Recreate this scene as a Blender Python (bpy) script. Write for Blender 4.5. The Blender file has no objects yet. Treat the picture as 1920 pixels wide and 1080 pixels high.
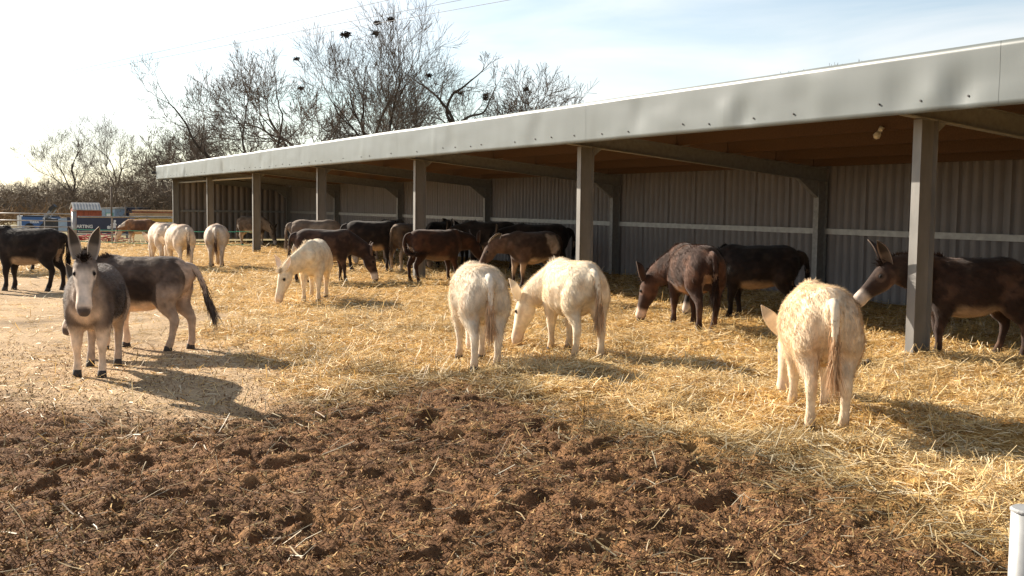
import bpy, math, random
import numpy as np
from mathutils import Vector, Matrix

R = math.radians
scene = bpy.context.scene
COL = scene.collection

# ------------------------------------------------------------------ camera, sky, sun, exposure
EYE = 1.70
cam = bpy.data.cameras.new('camera'); cam_ob = bpy.data.objects.new('camera', cam); COL.objects.link(cam_ob)
cam.sensor_width = 36.0; cam.lens = 36.0 * 2050 / 1920; cam.clip_start = 0.05; cam.clip_end = 6000
_p, _r = 0.07489, 0.0122
_right = Vector((1, 0, 0)); _up = Vector((0, math.sin(_p), math.cos(_p))); _back = Vector((0, -math.cos(_p), math.sin(_p)))
_rr = _right * math.cos(_r) + _up * math.sin(_r); _uu = _up * math.cos(_r) - _right * math.sin(_r)
cam_ob.matrix_world = Matrix(((_rr.x, _uu.x, _back.x, 0), (_rr.y, _uu.y, _back.y, 0), (_rr.z, _uu.z, _back.z, EYE), (0, 0, 0, 1)))
scene.camera = cam_ob

SUN_EL = R(27); SUN_FROM = Vector((-0.80 * math.cos(SUN_EL), 0.60 * math.cos(SUN_EL), math.sin(SUN_EL)))
sun = bpy.data.lights.new('sun', 'SUN'); sun.energy = 5.0; sun.angle = R(0.55); sun.color = (1.0, 0.90, 0.76)
sun_ob = bpy.data.objects.new('sun', sun); COL.objects.link(sun_ob)
sun_ob.rotation_euler = (-SUN_FROM).to_track_quat('-Z', 'Y').to_euler()

world = bpy.data.worlds.new('World'); scene.world = world; world.use_nodes = True
wn = world.node_tree; wn.nodes.clear()
def wnode(t, **k):
    n = wn.nodes.new(t)
    for a, b in k.items(): setattr(n, a, b)
    return n
sky = wnode('ShaderNodeTexSky', sky_type='NISHITA', sun_disc=False)
sky.sun_elevation = SUN_EL; sky.sun_rotation = math.atan2(SUN_FROM.x, SUN_FROM.y)
sky.air_density = 1.15; sky.dust_density = 0.15; sky.ozone_density = 2.0
tc = wnode('ShaderNodeTexCoord'); mp = wnode('ShaderNodeMapping'); mp.inputs['Scale'].default_value = (1.5, 1.5, 6.0); mp.inputs['Rotation'].default_value = (0.10, 0.18, 0.5)
cl = wnode('ShaderNodeTexNoise'); cl.inputs['Scale'].default_value = 1.9; cl.inputs['Detail'].default_value = 7; cl.inputs['Roughness'].default_value = 0.52; cl.inputs['Distortion'].default_value = 0.5
cr = wnode('ShaderNodeValToRGB'); cr.color_ramp.elements[0].position = 0.36; cr.color_ramp.elements[1].position = 0.70
cr.color_ramp.elements[0].color = (0.12, 0.12, 0.12, 1); cr.color_ramp.elements[1].color = (0.85, 0.85, 0.85, 1)
hsv = wnode('ShaderNodeHueSaturation'); hsv.inputs['Saturation'].default_value = 0.0; hsv.inputs['Value'].default_value = 1.35
mx = wnode('ShaderNodeMixRGB'); bg = wnode('ShaderNodeBackground'); bg.inputs['Strength'].default_value = 0.062; wo = wnode('ShaderNodeOutputWorld')
L = wn.links.new
L(tc.outputs['Generated'], mp.inputs['Vector']); L(mp.outputs['Vector'], cl.inputs['Vector']); L(cl.outputs['Fac'], cr.inputs['Fac'])
L(sky.outputs['Color'], hsv.inputs['Color']); L(cr.outputs['Color'], mx.inputs['Fac']); L(sky.outputs['Color'], mx.inputs['Color1']); L(hsv.outputs['Color'], mx.inputs['Color2'])
L(mx.outputs['Color'], bg.inputs['Color']); L(bg.outputs['Background'], wo.inputs['Surface'])
vs = scene.view_settings; vs.view_transform = 'Standard'; vs.look = 'None'; vs.exposure = 1.24; vs.gamma = 1.0

# ------------------------------------------------------------------ helpers
def tag(o, label=None, cat=None, group=None, kind=None):
    if label: o['label'] = label
    if cat: o['category'] = cat
    if group: o['group'] = group
    if kind: o['kind'] = kind
    return o
def empty(name, loc=(0, 0, 0), rz=0):
    o = bpy.data.objects.new(name, None); COL.objects.link(o); o.location = loc; o.rotation_euler = (0, 0, rz); o.empty_display_size = 0.2
    return o
def link(name, me, mat=None, parent=None, loc=None):
    o = bpy.data.objects.new(name, me); COL.objects.link(o)
    if mat is not None and len(me.materials) == 0: me.materials.append(mat)
    if parent is not None: o.parent = parent
    if loc is not None: o.location = loc
    return o
def np_mesh(name, V, F, col=None, smooth=False):
    """V (n,3), F list of arrays (m,k); quick mesh building"""
    me = bpy.data.meshes.new(name)
    V = np.ascontiguousarray(V, dtype=np.float32)
    Fs = F if isinstance(F, list) else [F]
    Fs = [np.asarray(f, dtype=np.int32) for f in Fs if len(f)]
    loops = np.concatenate([f.ravel() for f in Fs]); sizes = np.concatenate([np.full(len(f), f.shape[1], np.int32) for f in Fs])
    starts = np.concatenate([[0], np.cumsum(sizes)[:-1]]).astype(np.int32)
    me.vertices.add(len(V)); me.vertices.foreach_set('co', V.ravel())
    me.loops.add(len(loops)); me.loops.foreach_set('vertex_index', loops)
    me.polygons.add(len(sizes)); me.polygons.foreach_set('loop_start', starts); me.polygons.foreach_set('loop_total', sizes)
    if smooth: me.polygons.foreach_set('use_smooth', np.ones(len(sizes), bool))
    me.update(calc_edges=True); me.validate()
    if col is not None: set_col(me, col)
    return me
def set_col(me, col):
    a = me.attributes.new('tint', 'FLOAT_COLOR', 'POINT')
    c = np.ones((len(me.vertices), 4), np.float32); c[:, :3] = col; a.data.foreach_set('color', c.ravel())
class MB:
    """collects simple solids into one mesh"""
    def __init__(s): s.v = []; s.f = []
    def add(s, vs, fs):
        b = len(s.v); s.v += [tuple(v) for v in vs]; s.f += [tuple(i + b for i in f) for f in fs]; return s
    def box(s, c, size, rot=None):
        hx, hy, hz = [a / 2 for a in size]; vs = [Vector((x, y, z)) for z in (-hz, hz) for y in (-hy, hy) for x in (-hx, hx)]
        if rot is not None: vs = [rot @ v for v in vs]
        vs = [v + Vector(c) for v in vs]
        return s.add(vs, [(0, 2, 3, 1), (4, 5, 7, 6), (0, 1, 5, 4), (2, 6, 7, 3), (0, 4, 6, 2), (1, 3, 7, 5)])
    def tube(s, pts, r, n=8, cap=True):
        pts = [Vector(p) for p in pts]; rr = r if isinstance(r, (list, tuple)) else [r] * len(pts); rings = []
        for i, p in enumerate(pts):
            d = (pts[min(i + 1, len(pts) - 1)] - pts[max(i - 1, 0)]).normalized()
            a = d.orthogonal().normalized(); b = d.cross(a)
            if i: # keep frame stable
                a = (pa - d * pa.dot(d)).normalized(); b = d.cross(a)
            pa = a
            rings.append([p + (a * math.cos(t) + b * math.sin(t)) * rr[i] for t in [2 * math.pi * k / n for k in range(n)]])
        vs = [v for g in rings for v in g]; fs = []
        for i in range(len(pts) - 1):
            for k in range(n): fs.append((i * n + k, i * n + (k + 1) % n, (i + 1) * n + (k + 1) % n, (i + 1) * n + k))
        if cap: fs += [tuple(reversed(range(n))), tuple(range((len(pts) - 1) * n, len(pts) * n))]
        return s.add(vs, fs)
    def prism(s, poly, axis, a0, a1):
        """extrude 2D polygon; axis 0: poly=(y,z), 1: poly=(x,z), 2: poly=(x,y)"""
        def mk(p, a): return (a, p[0], p[1]) if axis == 0 else ((p[0], a, p[1]) if axis == 1 else (p[0], p[1], a))
        n = len(poly); vs = [mk(p, a0) for p in poly] + [mk(p, a1) for p in poly]
        return s.add(vs, [tuple(range(n))[::-1], tuple(range(n, 2 * n))] + [(i, (i + 1) % n, n + (i + 1) % n, n + i) for i in range(n)])
    def mesh(s, name, smooth=False):
        me = bpy.data.meshes.new(name); me.from_pydata(s.v, [], s.f)
        import bmesh
        bm = bmesh.new(); bm.from_mesh(me); bmesh.ops.recalc_face_normals(bm, faces=bm.faces[:]); bm.to_mesh(me); bm.free()
        if smooth: me.polygons.foreach_set('use_smooth', np.ones(len(me.polygons), bool))
        me.update(); return me
    def build(s, name, mat, parent=None, loc=None, smooth=False): return link(name, s.mesh(name, smooth), mat, parent, loc)

def _hash(ix, iy, iz, seed):
    h = (ix.astype(np.int64) * 374761393 + iy.astype(np.int64) * 668265263 + iz.astype(np.int64) * 2147483647 + seed * 974634777) & 0xffffffff
    h = ((h ^ (h >> 13)) * 1274126177) & 0xffffffff
    return ((h ^ (h >> 16)) & 0xffff) / 65535.0
def noise3(x, y, z, seed=0):
    x = np.asarray(x, float); y = np.asarray(y, float); z = np.asarray(z, float) + np.zeros_like(x)
    ix, iy, iz = np.floor(x), np.floor(y), np.floor(z); fx, fy, fz = x - ix, y - iy, z - iz
    fx, fy, fz = [f * f * (3 - 2 * f) for f in (fx, fy, fz)]
    r = 0
    for a in (0, 1):
        for b in (0, 1):
            for c in (0, 1):
                w = (fx if a else 1 - fx) * (fy if b else 1 - fy) * (fz if c else 1 - fz)
                r = r + w * _hash(ix + a, iy + b, iz + c, seed)
    return r
def noise2(x, y, seed=0):
    x = np.asarray(x, float); y = np.asarray(y, float); ix, iy = np.floor(x), np.floor(y); fx, fy = x - ix, y - iy
    fx, fy = fx * fx * (3 - 2 * fx), fy * fy * (3 - 2 * fy); z = np.zeros_like(ix); r = 0
    for a in (0, 1):
        for b in (0, 1): r = r + (fx if a else 1 - fx) * (fy if b else 1 - fy) * _hash(ix + a, iy + b, z, seed)
    return r
def fbm2(x, y, o=4, seed=0, g=0.5):
    s = 0; a = 1; t = 0
    for i in range(o): s = s + a * noise2(x * 2 ** i + 17.3 * i, y * 2 ** i - 9.1 * i, seed + i); t += a; a *= g
    return s / t
def fbm3(P, f, o=3, seed=0):
    s = 0; a = 1; t = 0
    for i in range(o): s = s + a * noise3(P[:, 0] * f * 2 ** i + 31 * i, P[:, 1] * f * 2 ** i, P[:, 2] * f * 2 ** i, seed + i); t += a; a *= .5
    return s / t
def sstep(a, b, x): t = np.clip((x - a) / (b - a), 0, 1); return t * t * (3 - 2 * t)

# ------------------------------------------------------------------ materials
def mat(name, color=(.5, .5, .5), rough=.7, metal=0.0, spec=.5, noise=0.0, nscale=8, bump=0.0, bscale=40, attr=False, transl=0.0, sheen=0.0, colour2=None, stretch=None):
    m = bpy.data.materials.new(name); m.use_nodes = True; nt = m.node_tree; b = nt.nodes['Principled BSDF']
    b.inputs['Roughness'].default_value = rough; b.inputs['Metallic'].default_value = metal; b.inputs['Specular IOR Level'].default_value = spec
    src = None
    if attr:
        a = nt.nodes.new('ShaderNodeAttribute'); a.attribute_name = 'tint'; src = a.outputs['Color']
    co = nt.nodes.new('ShaderNodeTexCoord'); vec = co.outputs['Object']
    if stretch:
        mpn = nt.nodes.new('ShaderNodeMapping'); mpn.inputs['Scale'].default_value = stretch; nt.links.new(vec, mpn.inputs['Vector']); vec = mpn.outputs['Vector']
    if noise or colour2:
        n = nt.nodes.new('ShaderNodeTexNoise'); n.inputs['Scale'].default_value = nscale; n.inputs['Detail'].default_value = 6; nt.links.new(vec, n.inputs['Vector'])
        if colour2:
            rp = nt.nodes.new('ShaderNodeValToRGB'); rp.color_ramp.elements[0].position = .38; rp.color_ramp.elements[1].position = .66
            nt.links.new(n.outputs['Fac'], rp.inputs['Fac']); mxn = nt.nodes.new('ShaderNodeMixRGB'); nt.links.new(rp.outputs['Color'], mxn.inputs['Fac'])
            mxn.inputs['Color1'].default_value = (*color, 1); mxn.inputs['Color2'].default_value = (*colour2, 1); src = mxn.outputs['Color']
        else:
            mr = nt.nodes.new('ShaderNodeMapRange'); mr.inputs['From Min'].default_value = .25; mr.inputs['From Max'].default_value = .75
            mr.inputs['To Min'].default_value = 1 - noise; mr.inputs['To Max'].default_value = 1 + noise; nt.links.new(n.outputs['Fac'], mr.inputs['Value'])
            mul = nt.nodes.new('ShaderNodeVectorMath'); mul.operation = 'SCALE'
            if src is not None: nt.links.new(src, mul.inputs[0])
            else: mul.inputs[0].default_value = color
            nt.links.new(mr.outputs['Result'], mul.inputs['Scale']); src = mul.outputs['Vector']
    if src is not None: nt.links.new(src, b.inputs['Base Color'])
    else: b.inputs['Base Color'].default_value = (*color, 1)
    if sheen: b.inputs['Sheen Weight'].default_value = sheen; b.inputs['Sheen Roughness'].default_value = .5
    if bump:
        n2 = nt.nodes.new('ShaderNodeTexNoise'); n2.inputs['Scale'].default_value = bscale; n2.inputs['Detail'].default_value = 5; nt.links.new(vec, n2.inputs['Vector'])
        bp = nt.nodes.new('ShaderNodeBump'); bp.inputs['Strength'].default_value = bump; bp.inputs['Distance'].default_value = .02
        nt.links.new(n2.outputs['Fac'], bp.inputs['Height']); nt.links.new(bp.outputs['Normal'], b.inputs['Normal'])
    if transl:
        t = nt.nodes.new('ShaderNodeBsdfTranslucent'); ms = nt.nodes.new('ShaderNodeMixShader'); ms.inputs['Fac'].default_value = transl
        if src is not None: nt.links.new(src, t.inputs['Color'])
        else: t.inputs['Color'].default_value = (*color, 1)
        out = nt.nodes['Material Output']; nt.links.new(b.outputs[0], ms.inputs[1]); nt.links.new(t.outputs[0], ms.inputs[2]); nt.links.new(ms.outputs[0], out.inputs['Surface'])
    return m
M = dict(
    ground=mat('ground_soil', attr=True, rough=.95, spec=.15, noise=.34, nscale=48, bump=1.0, bscale=55),
    straw=mat('straw', attr=True, rough=.55, spec=.35, transl=.25),
    fibre=mat('muck_fibre', attr=True, rough=.85, spec=.2),
    coat=mat('donkey_coat', attr=True, rough=.85, spec=.15, noise=.10, nscale=30, sheen=.15),
    hair=mat('donkey_hair', attr=True, rough=.7, spec=.2, transl=.22),
    fascia=mat('fascia_steel', (.125, .142, .139), rough=.42, spec=.5, noise=.06, nscale=1.6, stretch=(1, 2.2, .45)),
    galv=mat('galvanised_steel', (.36, .36, .35), rough=.5, metal=.25, noise=.22, nscale=9),
    post=mat('post_steel', (.215, .205, .19), rough=.5, metal=.25, noise=.20, nscale=7, stretch=(1, 1, .35)),
    galv_dull=mat('dull_galvanised', (.27, .27, .265), rough=.6, metal=.2, noise=.22, nscale=14),
    sheet=mat('wall_sheet', (.20, .185, .185), rough=.6, noise=.10, nscale=2.2),
    sheet_bounce=mat('end_sheet_bounce', (.24, .205, .185), rough=.6, noise=.10, nscale=2.2),  # same sheet as the back wall, warm bounce light put into its colour
    roofs=mat('roof_sheet', (.09, .085, .08), rough=.7, noise=.12, nscale=3),
    timber=mat('purlin_timber', (.105, .056, .028), rough=.75, noise=.30, nscale=5, stretch=(.6, 8, 8)),
    dark=mat('dark_metal', (.02, .02, .022), rough=.5),
    screw=mat('screw_head', (.05, .045, .045), rough=.5),
    bulb=mat('bulb_glass', (.75, .74, .70), rough=.15),
    bark=mat('tree_bark', (.062, .050, .040), rough=.95, spec=.1, noise=.25, nscale=3),
    twig=mat('tree_twigs', (.125, .098, .078), rough=.95, spec=.1),
    nest=mat('nest_sticks', (.035, .026, .02), rough=.95, spec=.1),
    thicket=mat('thicket_twigs', (.20, .145, .10), rough=.95, spec=.1, attr=True),
    navy=mat('navy_banner', (.018, .028, .065), rough=.45, noise=.2, nscale=3),
    blue=mat('blue_paint', (.03, .11, .30), rough=.35, noise=.1),
    paleblue=mat('pale_blue_paint', (.30, .40, .52), rough=.5, noise=.15),
    white=mat('white_paint', (.75, .75, .73), rough=.5, noise=.06),
    redbrick=mat('red_shed_boards', (.30, .075, .035), rough=.8, noise=.3, nscale=6),
    slate=mat('shed_roof_sheet', (.36, .35, .33), rough=.6, noise=.2, nscale=4),
    yellow=mat('yellow_paint', (.62, .36, .05), rough=.5, noise=.15),
    lumber=mat('stacked_lumber', (.50, .33, .18), rough=.8, noise=.25, nscale=3),
    rust=mat('rusty_steel', (.30, .11, .05), rough=.8, noise=.3),
    green=mat('green_tape', (.05, .42, .28), rough=.4, transl=.2),
    redmesh=mat('red_mesh', (.42, .05, .05), rough=.7, noise=.3, nscale=12),
    rubber=mat('tyre_rubber', (.02, .02, .02), rough=.9),
    glass=mat('dark_glass', (.03, .035, .04), rough=.1),
    dung=mat('dung', (.055, .035, .02), rough=.7, noise=.3, nscale=30),
    pole=mat('pole_wood', (.16, .12, .09), rough=.9, noise=.2),
    eye=mat('eye', (.01, .007, .005), rough=.12),
    wire=mat('power_wire', (.25, .25, .27), rough=.6),
)
# the coat's second slot
# ------------------------------------------------------------------ shed frame of reference
PHI = 0.48377
UX, UY = -math.sin(PHI), math.cos(PHI)      # along the shed, away from the viewer
VX, VY = math.cos(PHI), math.sin(PHI)       # into the shed
P0 = (4.43, 11.85); BAY = 6.98; DEPTH = 5.13; HP = 2.68
PERP0 = VX * P0[0] + VY * P0[1]
def sh(a, p, z=0): return Vector((P0[0] + UX * a + VX * p, P0[1] + UY * a + VY * p, z))
def perp(x, y): return VX * x + VY * y - PERP0
def along(x, y): return UX * (x - P0[0]) + UY * (y - P0[1])

# ------------------------------------------------------------------ ground zones
def poly_sd(x, y, poly):
    """signed distance, positive inside"""
    P = np.array(poly, float); n = len(P); d = np.full(x.shape, 1e9); ins = np.zeros(x.shape, bool)
    for i in range(n):
        a, b = P[i], P[(i + 1) % n]; e = b - a; wx, wy = x - a[0], y - a[1]
        t = np.clip((wx * e[0] + wy * e[1]) / (e @ e), 0, 1); d = np.minimum(d, np.hypot(wx - e[0] * t, wy - e[1] * t))
        c = ((a[1] <= y) & (b[1] > y)) | ((b[1] <= y) & (a[1] > y))
        with np.errstate(divide='ignore', invalid='ignore'):
            xc = a[0] + (y - a[1]) / (b[1] - a[1]) * (b[0] - a[0])
        ins ^= c & (x < xc)
    return np.where(ins, d, -d)
MUD = [(-30, 0), (-30, 8.8), (-4.6, 8.9), (-3.6, 8.6), (-2.6, 8.25), (-1.9, 8.6), (-1.1, 10.2), (-0.5, 10.9), (0.0, 10.4), (.5, 8.7), (1.05, 7.7), (1.75, 7.25), (2.2, 6.6), (2.5, 5.8), (2.8, 5.2), (8, 3), (8, 0)]
DIRT = [(-30, 7.8), (-4.4, 8.0), (-2.7, 7.7), (-1.7, 8.3), (-1.5, 10.5), (-2.2, 11.6), (-2.9, 12.6), (-3.9, 14.6), (-4.6, 17.0), (-7, 21.0), (-10.2, 24.5), (-30, 27)]
def zones(x, y):
    w = (fbm2(x * 1.1, y * 1.1, 4, 5) - .5) * 1.9 + (fbm2(x * 4.5, y * 4.5, 3, 8) - .5) * .8
    md = poly_sd(x, y, MUD) + w * .55
    dd = poly_sd(x, y, DIRT) + w * 1.0
    mud = sstep(-.85, .85, md); dirt = sstep(-.5, .8, dd) * (1 - mud)
    straw = np.clip(1 - mud - dirt, 0, 1)
    far = sstep(44.5, 46.5, y + .12 * x + 2.0 + (w * .8)) + sstep(7.5, 8.5, perp(x, y))   # grass beyond the yard
    far = np.clip(far, 0, 1)
    return mud * (1 - far), dirt * (1 - far), straw * (1 - far), far
def ground_low(x, y):
    """large shapes of the yard: deep litter rises under the shed"""
    p = perp(x, y)
    al = along(x, y); dp_ = np.hypot(p, (al + BAY / 2) % BAY - BAY / 2)
    z = .03 * np.exp(-(dp_ / .28) ** 2) + .07 * sstep(-2.6, .6, p) * (1 - sstep(7, 9, p)) + .05 * (fbm2(x * .35, y * .35, 3, 40) - .5)
    return z
def ground_z(x, y):
    x = np.asarray(x, float); y = np.asarray(y, float)
    mud, dirt, straw, far = zones(x, y); z = ground_low(x, y)
    near = 1 - sstep(13, 22, y)
    clod = fbm2(x * 9.0, y * 9.0, 3, 60, .8); lump = fbm2(x * 1.7, y * 1.7, 3, 70)
    pits = np.clip(.43 - fbm2(x * 4.6 + 7, y * 4.6, 3, 77, .5), 0, 1)
    z = z + mud * ((clod - .5) * .085 + (lump - .5) * .10 - pits * .34) * (.35 + .65 * near) + dirt * ((clod - .5) * .022 + (lump - .5) * .04)
    z = z + straw * ((clod - .5) * .10 + (lump - .5) * .13) * (.5 + .5 * near)
    z = z - far * .12
    return z
def build_ground():
    def axis(parts):
        out = [parts[0][0]]
        for a, b, s in parts:
            n = max(1, int(round((b - a) / s))); out += list(np.linspace(a, b, n + 1)[1:])
        return np.array(out)
    xs = axis([(-3000, -800, 700), (-800, -200, 150), (-200, -60, 35), (-60, -24, 6), (-24, -12, .7), (-12, -6, .18), (-6, -3.2, .055), (-3.2, 3.4, .024), (3.4, 6, .06), (6, 12, .25), (12, 30, 2), (30, 200, 30), (200, 800, 150), (800, 3000, 700)])
    ys = axis([(-800, -100, 200), (-100, -10, 20), (-10, 3.6, 1.5), (3.6, 4.2, .05), (4.2, 9.0, .024), (9.0, 12.5, .045), (12.5, 20, .12), (20, 34, .25), (34, 60, .8), (60, 200, 14), (200, 1000, 130), (1000, 4500, 900)])
    X, Y = np.meshgrid(xs, ys); x, y = X.ravel(), Y.ravel()
    z = ground_z(x, y)
    nx, ny = len(xs), len(ys); idx = np.arange(nx * ny).reshape(ny, nx)
    F = np.stack([idx[:-1, :-1], idx[:-1, 1:], idx[1:, 1:], idx[1:, :-1]], -1).reshape(-1, 4)
    mud, dirt, straw, far = zones(x, y)
    n1 = fbm2(x * 2.3, y * 2.3, 4, 90)[:, None]; n2 = fbm2(x * 9, y * 9, 3, 95)[:, None]; n3 = fbm2(x * .6, y * .6, 3, 99)[:, None]
    c_mud = np.array([.145, .073, .034]) * (.5 + 1.0 * n1) + np.array([.10, .054, .020]) * sstep(.52, .72, n2)
    c_dirt = np.array([.48, .335, .195]) * (.75 + .5 * n1) * (.8 + .4 * n2)
    c_dirt = c_dirt * (1 - .5 * sstep(.5, .75, n3 * .5 + n2 * .5))
    c_straw = np.array([.40, .235, .075]) * (.6 + .8 * n2)
    c_far = np.array([.19, .16, .075]) * (.7 + .6 * n1) + np.array([.05, .02, .0]) * n3
    c = c_mud * mud[:, None] + c_dirt * dirt[:, None] + c_straw * straw[:, None] + c_far * far[:, None]
    me = np_mesh('ground', np.stack([x, y, z], 1), F, c, smooth=True)
    tag(link('ground', me, M['ground']), kind='structure')
build_ground()

# ------------------------------------------------------------------ straw and muck fibres
def strands(name, x, y, lift, length, width, pitch, yaw, col, bend, mat_, label, cat):
    n = len(x); z = ground_z(x, y) + lift
    d = np.stack([np.cos(yaw) * np.cos(pitch), np.sin(yaw) * np.cos(pitch), np.sin(pitch)], 1)
    s = np.stack([-np.sin(yaw), np.cos(yaw), np.zeros(n)], 1); s[:, 2] = np.random.uniform(-.8, .8, n); s /= np.linalg.norm(s, axis=1)[:, None]
    c = np.stack([x, y, z], 1); h = (length / 2)[:, None]; w = (width / 2)[:, None]
    b = np.stack([np.zeros(n), np.zeros(n), bend], 1)
    a0, a1, a2 = c - d * h - b, c + b * .6, c + d * h - b
    V = np.stack([a0 - s * w, a0 + s * w, a1 - s * w, a1 + s * w, a2 - s * w, a2 + s * w], 1).reshape(-1, 3)
    i = np.arange(n)[:, None] * 6
    F = np.concatenate([i + np.array([[0, 1, 3, 2]]), i + np.array([[2, 3, 5, 4]])], 0)
    me = np_mesh(name, V, F, np.repeat(col, 6, 0))
    tag(link(name, me, mat_), label, cat, kind='stuff')
np.random.seed(4)
def scatter_straw():
    rng = np.random.default_rng(11)
    xs, ys = [], []
    # candidate density falls with distance
    for (y0, y1, n, halfw) in ((4.6, 8, 60000, .50), (8, 12, 100000, .50), (12, 18, 85000, .50), (18, 28, 70000, .50), (28, 46, 40000, .50)):
        y = rng.uniform(y0, y1, n); x = rng.uniform(-1, 1, n) * halfw * (y + 1.0); xs.append(x); ys.append(y)
    x = np.concatenate(xs); y = np.concatenate(ys)
    mud, dirt, straw, far = zones(x, y)
    thin = fbm2(x * 1.6, y * 1.6, 3, 123)
    p = straw * (.35 + 1.0 * sstep(.3, .6, thin)) + dirt * .06 + mud * .017 * (1 + 3 * sstep(.5, .7, thin)) + far * .02
    inside = perp(x, y) < 5.0
    k = (rng.uniform(0, 1, len(x)) < p) & inside
    x, y, straw, mud = x[k], y[k], straw[k], mud[k]; n = len(x)
    fs = 1 + .028 * np.clip(y - 6, 0, 40)
    length = rng.uniform(.05, .235, n) * (1 + .35 * sstep(12, 30, y)); width = rng.uniform(.0034, .0074, n) * fs
    pitch = rng.normal(0, .17, n) + (rng.uniform(0, 1, n) < .08) * rng.uniform(.2, .9, n)
    lift = rng.uniform(.002, .055, n) * (straw * .9 + .12) + np.abs(np.sin(pitch)) * length * .4
    pal = np.array([[.86, .64, .31], [.78, .53, .19], [.94, .82, .57], [.54, .32, .10], [.71, .46, .16], [.34, .19, .06]])
    pr = np.array([.24, .22, .20, .13, .15, .06]); col = pal[rng.choice(6, n, p=pr)] * rng.uniform(.75, 1.12, (n, 1))
    pale = sstep(.45, .7, fbm2(x * .8, y * .8, 3, 321))[:, None]; col = col * (1 - .35 * pale) + np.array([.78, .63, .36]) * .35 * pale
    mud_ = zones(x, y)[0]; col = col * (1 - .5 * sstep(.12, .6, mud_))[:, None] * (1 - .30 * sstep(.55, .75, fbm2(x * 1.3, y * 1.3, 3, 777)))[:, None]
    strands('straw_bedding', x, y, lift, length, width, pitch, noise2(x * 1.1, y * 1.1, 55) * 9 + rng.normal(0, .9, n), col, rng.normal(0, .008, n), M['straw'], 'loose golden straw strewn over the yard and under the shed', 'straw')
    n = 100000
    y = 4.3 + 8.5 * rng.uniform(0, 1, n) ** 1.3; x = rng.uniform(-1, 1, n) * .5 * (y + 1)
    mud, dirt, straw, far = zones(x, y); k = rng.uniform(0, 1, n) < mud * 1.0 + dirt * .45 + straw * .2; x, y, mud = x[k], y[k], mud[k]; n = len(x)
    pal = np.array([[.125, .060, .025], [.19, .098, .038], [.31, .175, .070], [.06, .031, .016], [.50, .33, .14]])
    col = pal[rng.choice(5, n, p=[.25, .27, .22, .14, .12])] * rng.uniform(.8, 1.25, (n, 1))
    strands('muck_fibres', x, y, rng.uniform(-.004, .016, n), rng.uniform(.015, .06, n), rng.uniform(.003, .009, n), rng.normal(.1, .5, n), rng.uniform(0, 6.28, n), col, rng.normal(0, .004, n), M['fibre'], 'short brown fibres of trodden muck over the dark earth', 'muck')
scatter_straw()

# ------------------------------------------------------------------ donkeys
def catmull(P, k):
    P = np.array(P, float); n = len(P); Q = np.vstack([2 * P[0] - P[1], P, 2 * P[-1] - P[-2]]); out = []
    for i in range(n - 1):
        p0, p1, p2, p3 = Q[i], Q[i + 1], Q[i + 2], Q[i + 3]
        for t in np.linspace(0, 1, k, endpoint=False):
            out.append(.5 * ((2 * p1) + (-p0 + p2) * t + (2 * p0 - 5 * p1 + 4 * p2 - p3) * t * t + (-p0 + 3 * p1 - 3 * p2 + p3) * t ** 3))
    out.append(P[-1]); return np.array(out)
def loft(st, side, k=4, n=18, power=1.0):
    """st rows: x,y,z,half width,half height; closed tube with rounded ends"""
    S = catmull(st, k); C = S[:, :3]; ra = np.maximum(S[:, 3], .004); rb = np.maximum(S[:, 4], .004)
    T = np.gradient(C, axis=0); T /= np.linalg.norm(T, axis=1)[:, None]
    sd = np.array(side, float)[None] - T * (T @ np.array(side, float))[:, None]; sd /= np.linalg.norm(sd, axis=1)[:, None]
    up = np.cross(T, sd)
    # rounded caps
    for e in (0, -1):
        sgn = -1 if e == 0 else 1; caps = []
        for q in (.5, .85):
            caps.append((C[e] + sgn * T[e] * q * min(ra[e], rb[e]), ra[e] * math.sqrt(1 - q * q), rb[e] * math.sqrt(1 - q * q)))
        cs = np.array([c[0] for c in caps]); a = np.array([c[1] for c in caps]); b = np.array([c[2] for c in caps])
        rep = lambda M_: np.repeat(M_[[e]], 2, 0)
        if e == 0: C = np.vstack([cs[::-1], C]); ra = np.concatenate([a[::-1], ra]); rb = np.concatenate([b[::-1], rb]); sd = np.vstack([rep(sd), sd]); up = np.vstack([rep(up), up]); T = np.vstack([rep(T), T])
        else: C = np.vstack([C, cs]); ra = np.concatenate([ra, a]); rb = np.concatenate([rb, b]); sd = np.vstack([sd, rep(sd)]); up = np.vstack([up, rep(up)])
    th = np.linspace(0, 2 * np.pi, n, endpoint=False); m = len(C)
    V = C[:, None] + sd[:, None] * (ra[:, None] * np.cos(th))[..., None] + up[:, None] * (rb[:, None] * np.sin(th))[..., None]
    V = V.reshape(-1, 3); idx = np.arange(m * n).reshape(m, n)
    F = np.stack([idx[:-1], np.roll(idx, -1, 1)[:-1], np.roll(idx, -1, 1)[1:], idx[1:]], -1).reshape(-1, 4)
    c0, c1 = len(V), len(V) + 1; V = np.vstack([V, C[:1], C[-1:]])
    tri = [(c0, idx[0, (j + 1) % n], idx[0, j]) for j in range(n)] + [(c1, idx[-1, j], idx[-1, (j + 1) % n]) for j in range(n)]
    return V, F, np.array(tri)
def join(parts):
    Vs, Qs, Ts = [], [], []; b = 0
    for V, Q, T in parts:
        Vs.append(V)
        if len(Q): Qs.append(np.asarray(Q) + b)
        if len(T): Ts.append(np.asarray(T) + b)
        b += len(V)
    return np.vstack(Vs), (np.concatenate(Qs) if Qs else np.zeros((0, 4), int)), (np.concatenate(Ts) if Ts else np.zeros((0, 3), int))
def rotz(p, c, a):
    ca, sa = math.cos(a), math.sin(a); d = np.array(p, float) - c
    return np.array([c[0] + d[0] * ca - d[1] * sa, c[1] + d[0] * sa + d[1] * ca, c[2] + d[2]])
def unit(v): v = np.asarray(v, float); return v / np.linalg.norm(v)

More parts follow.
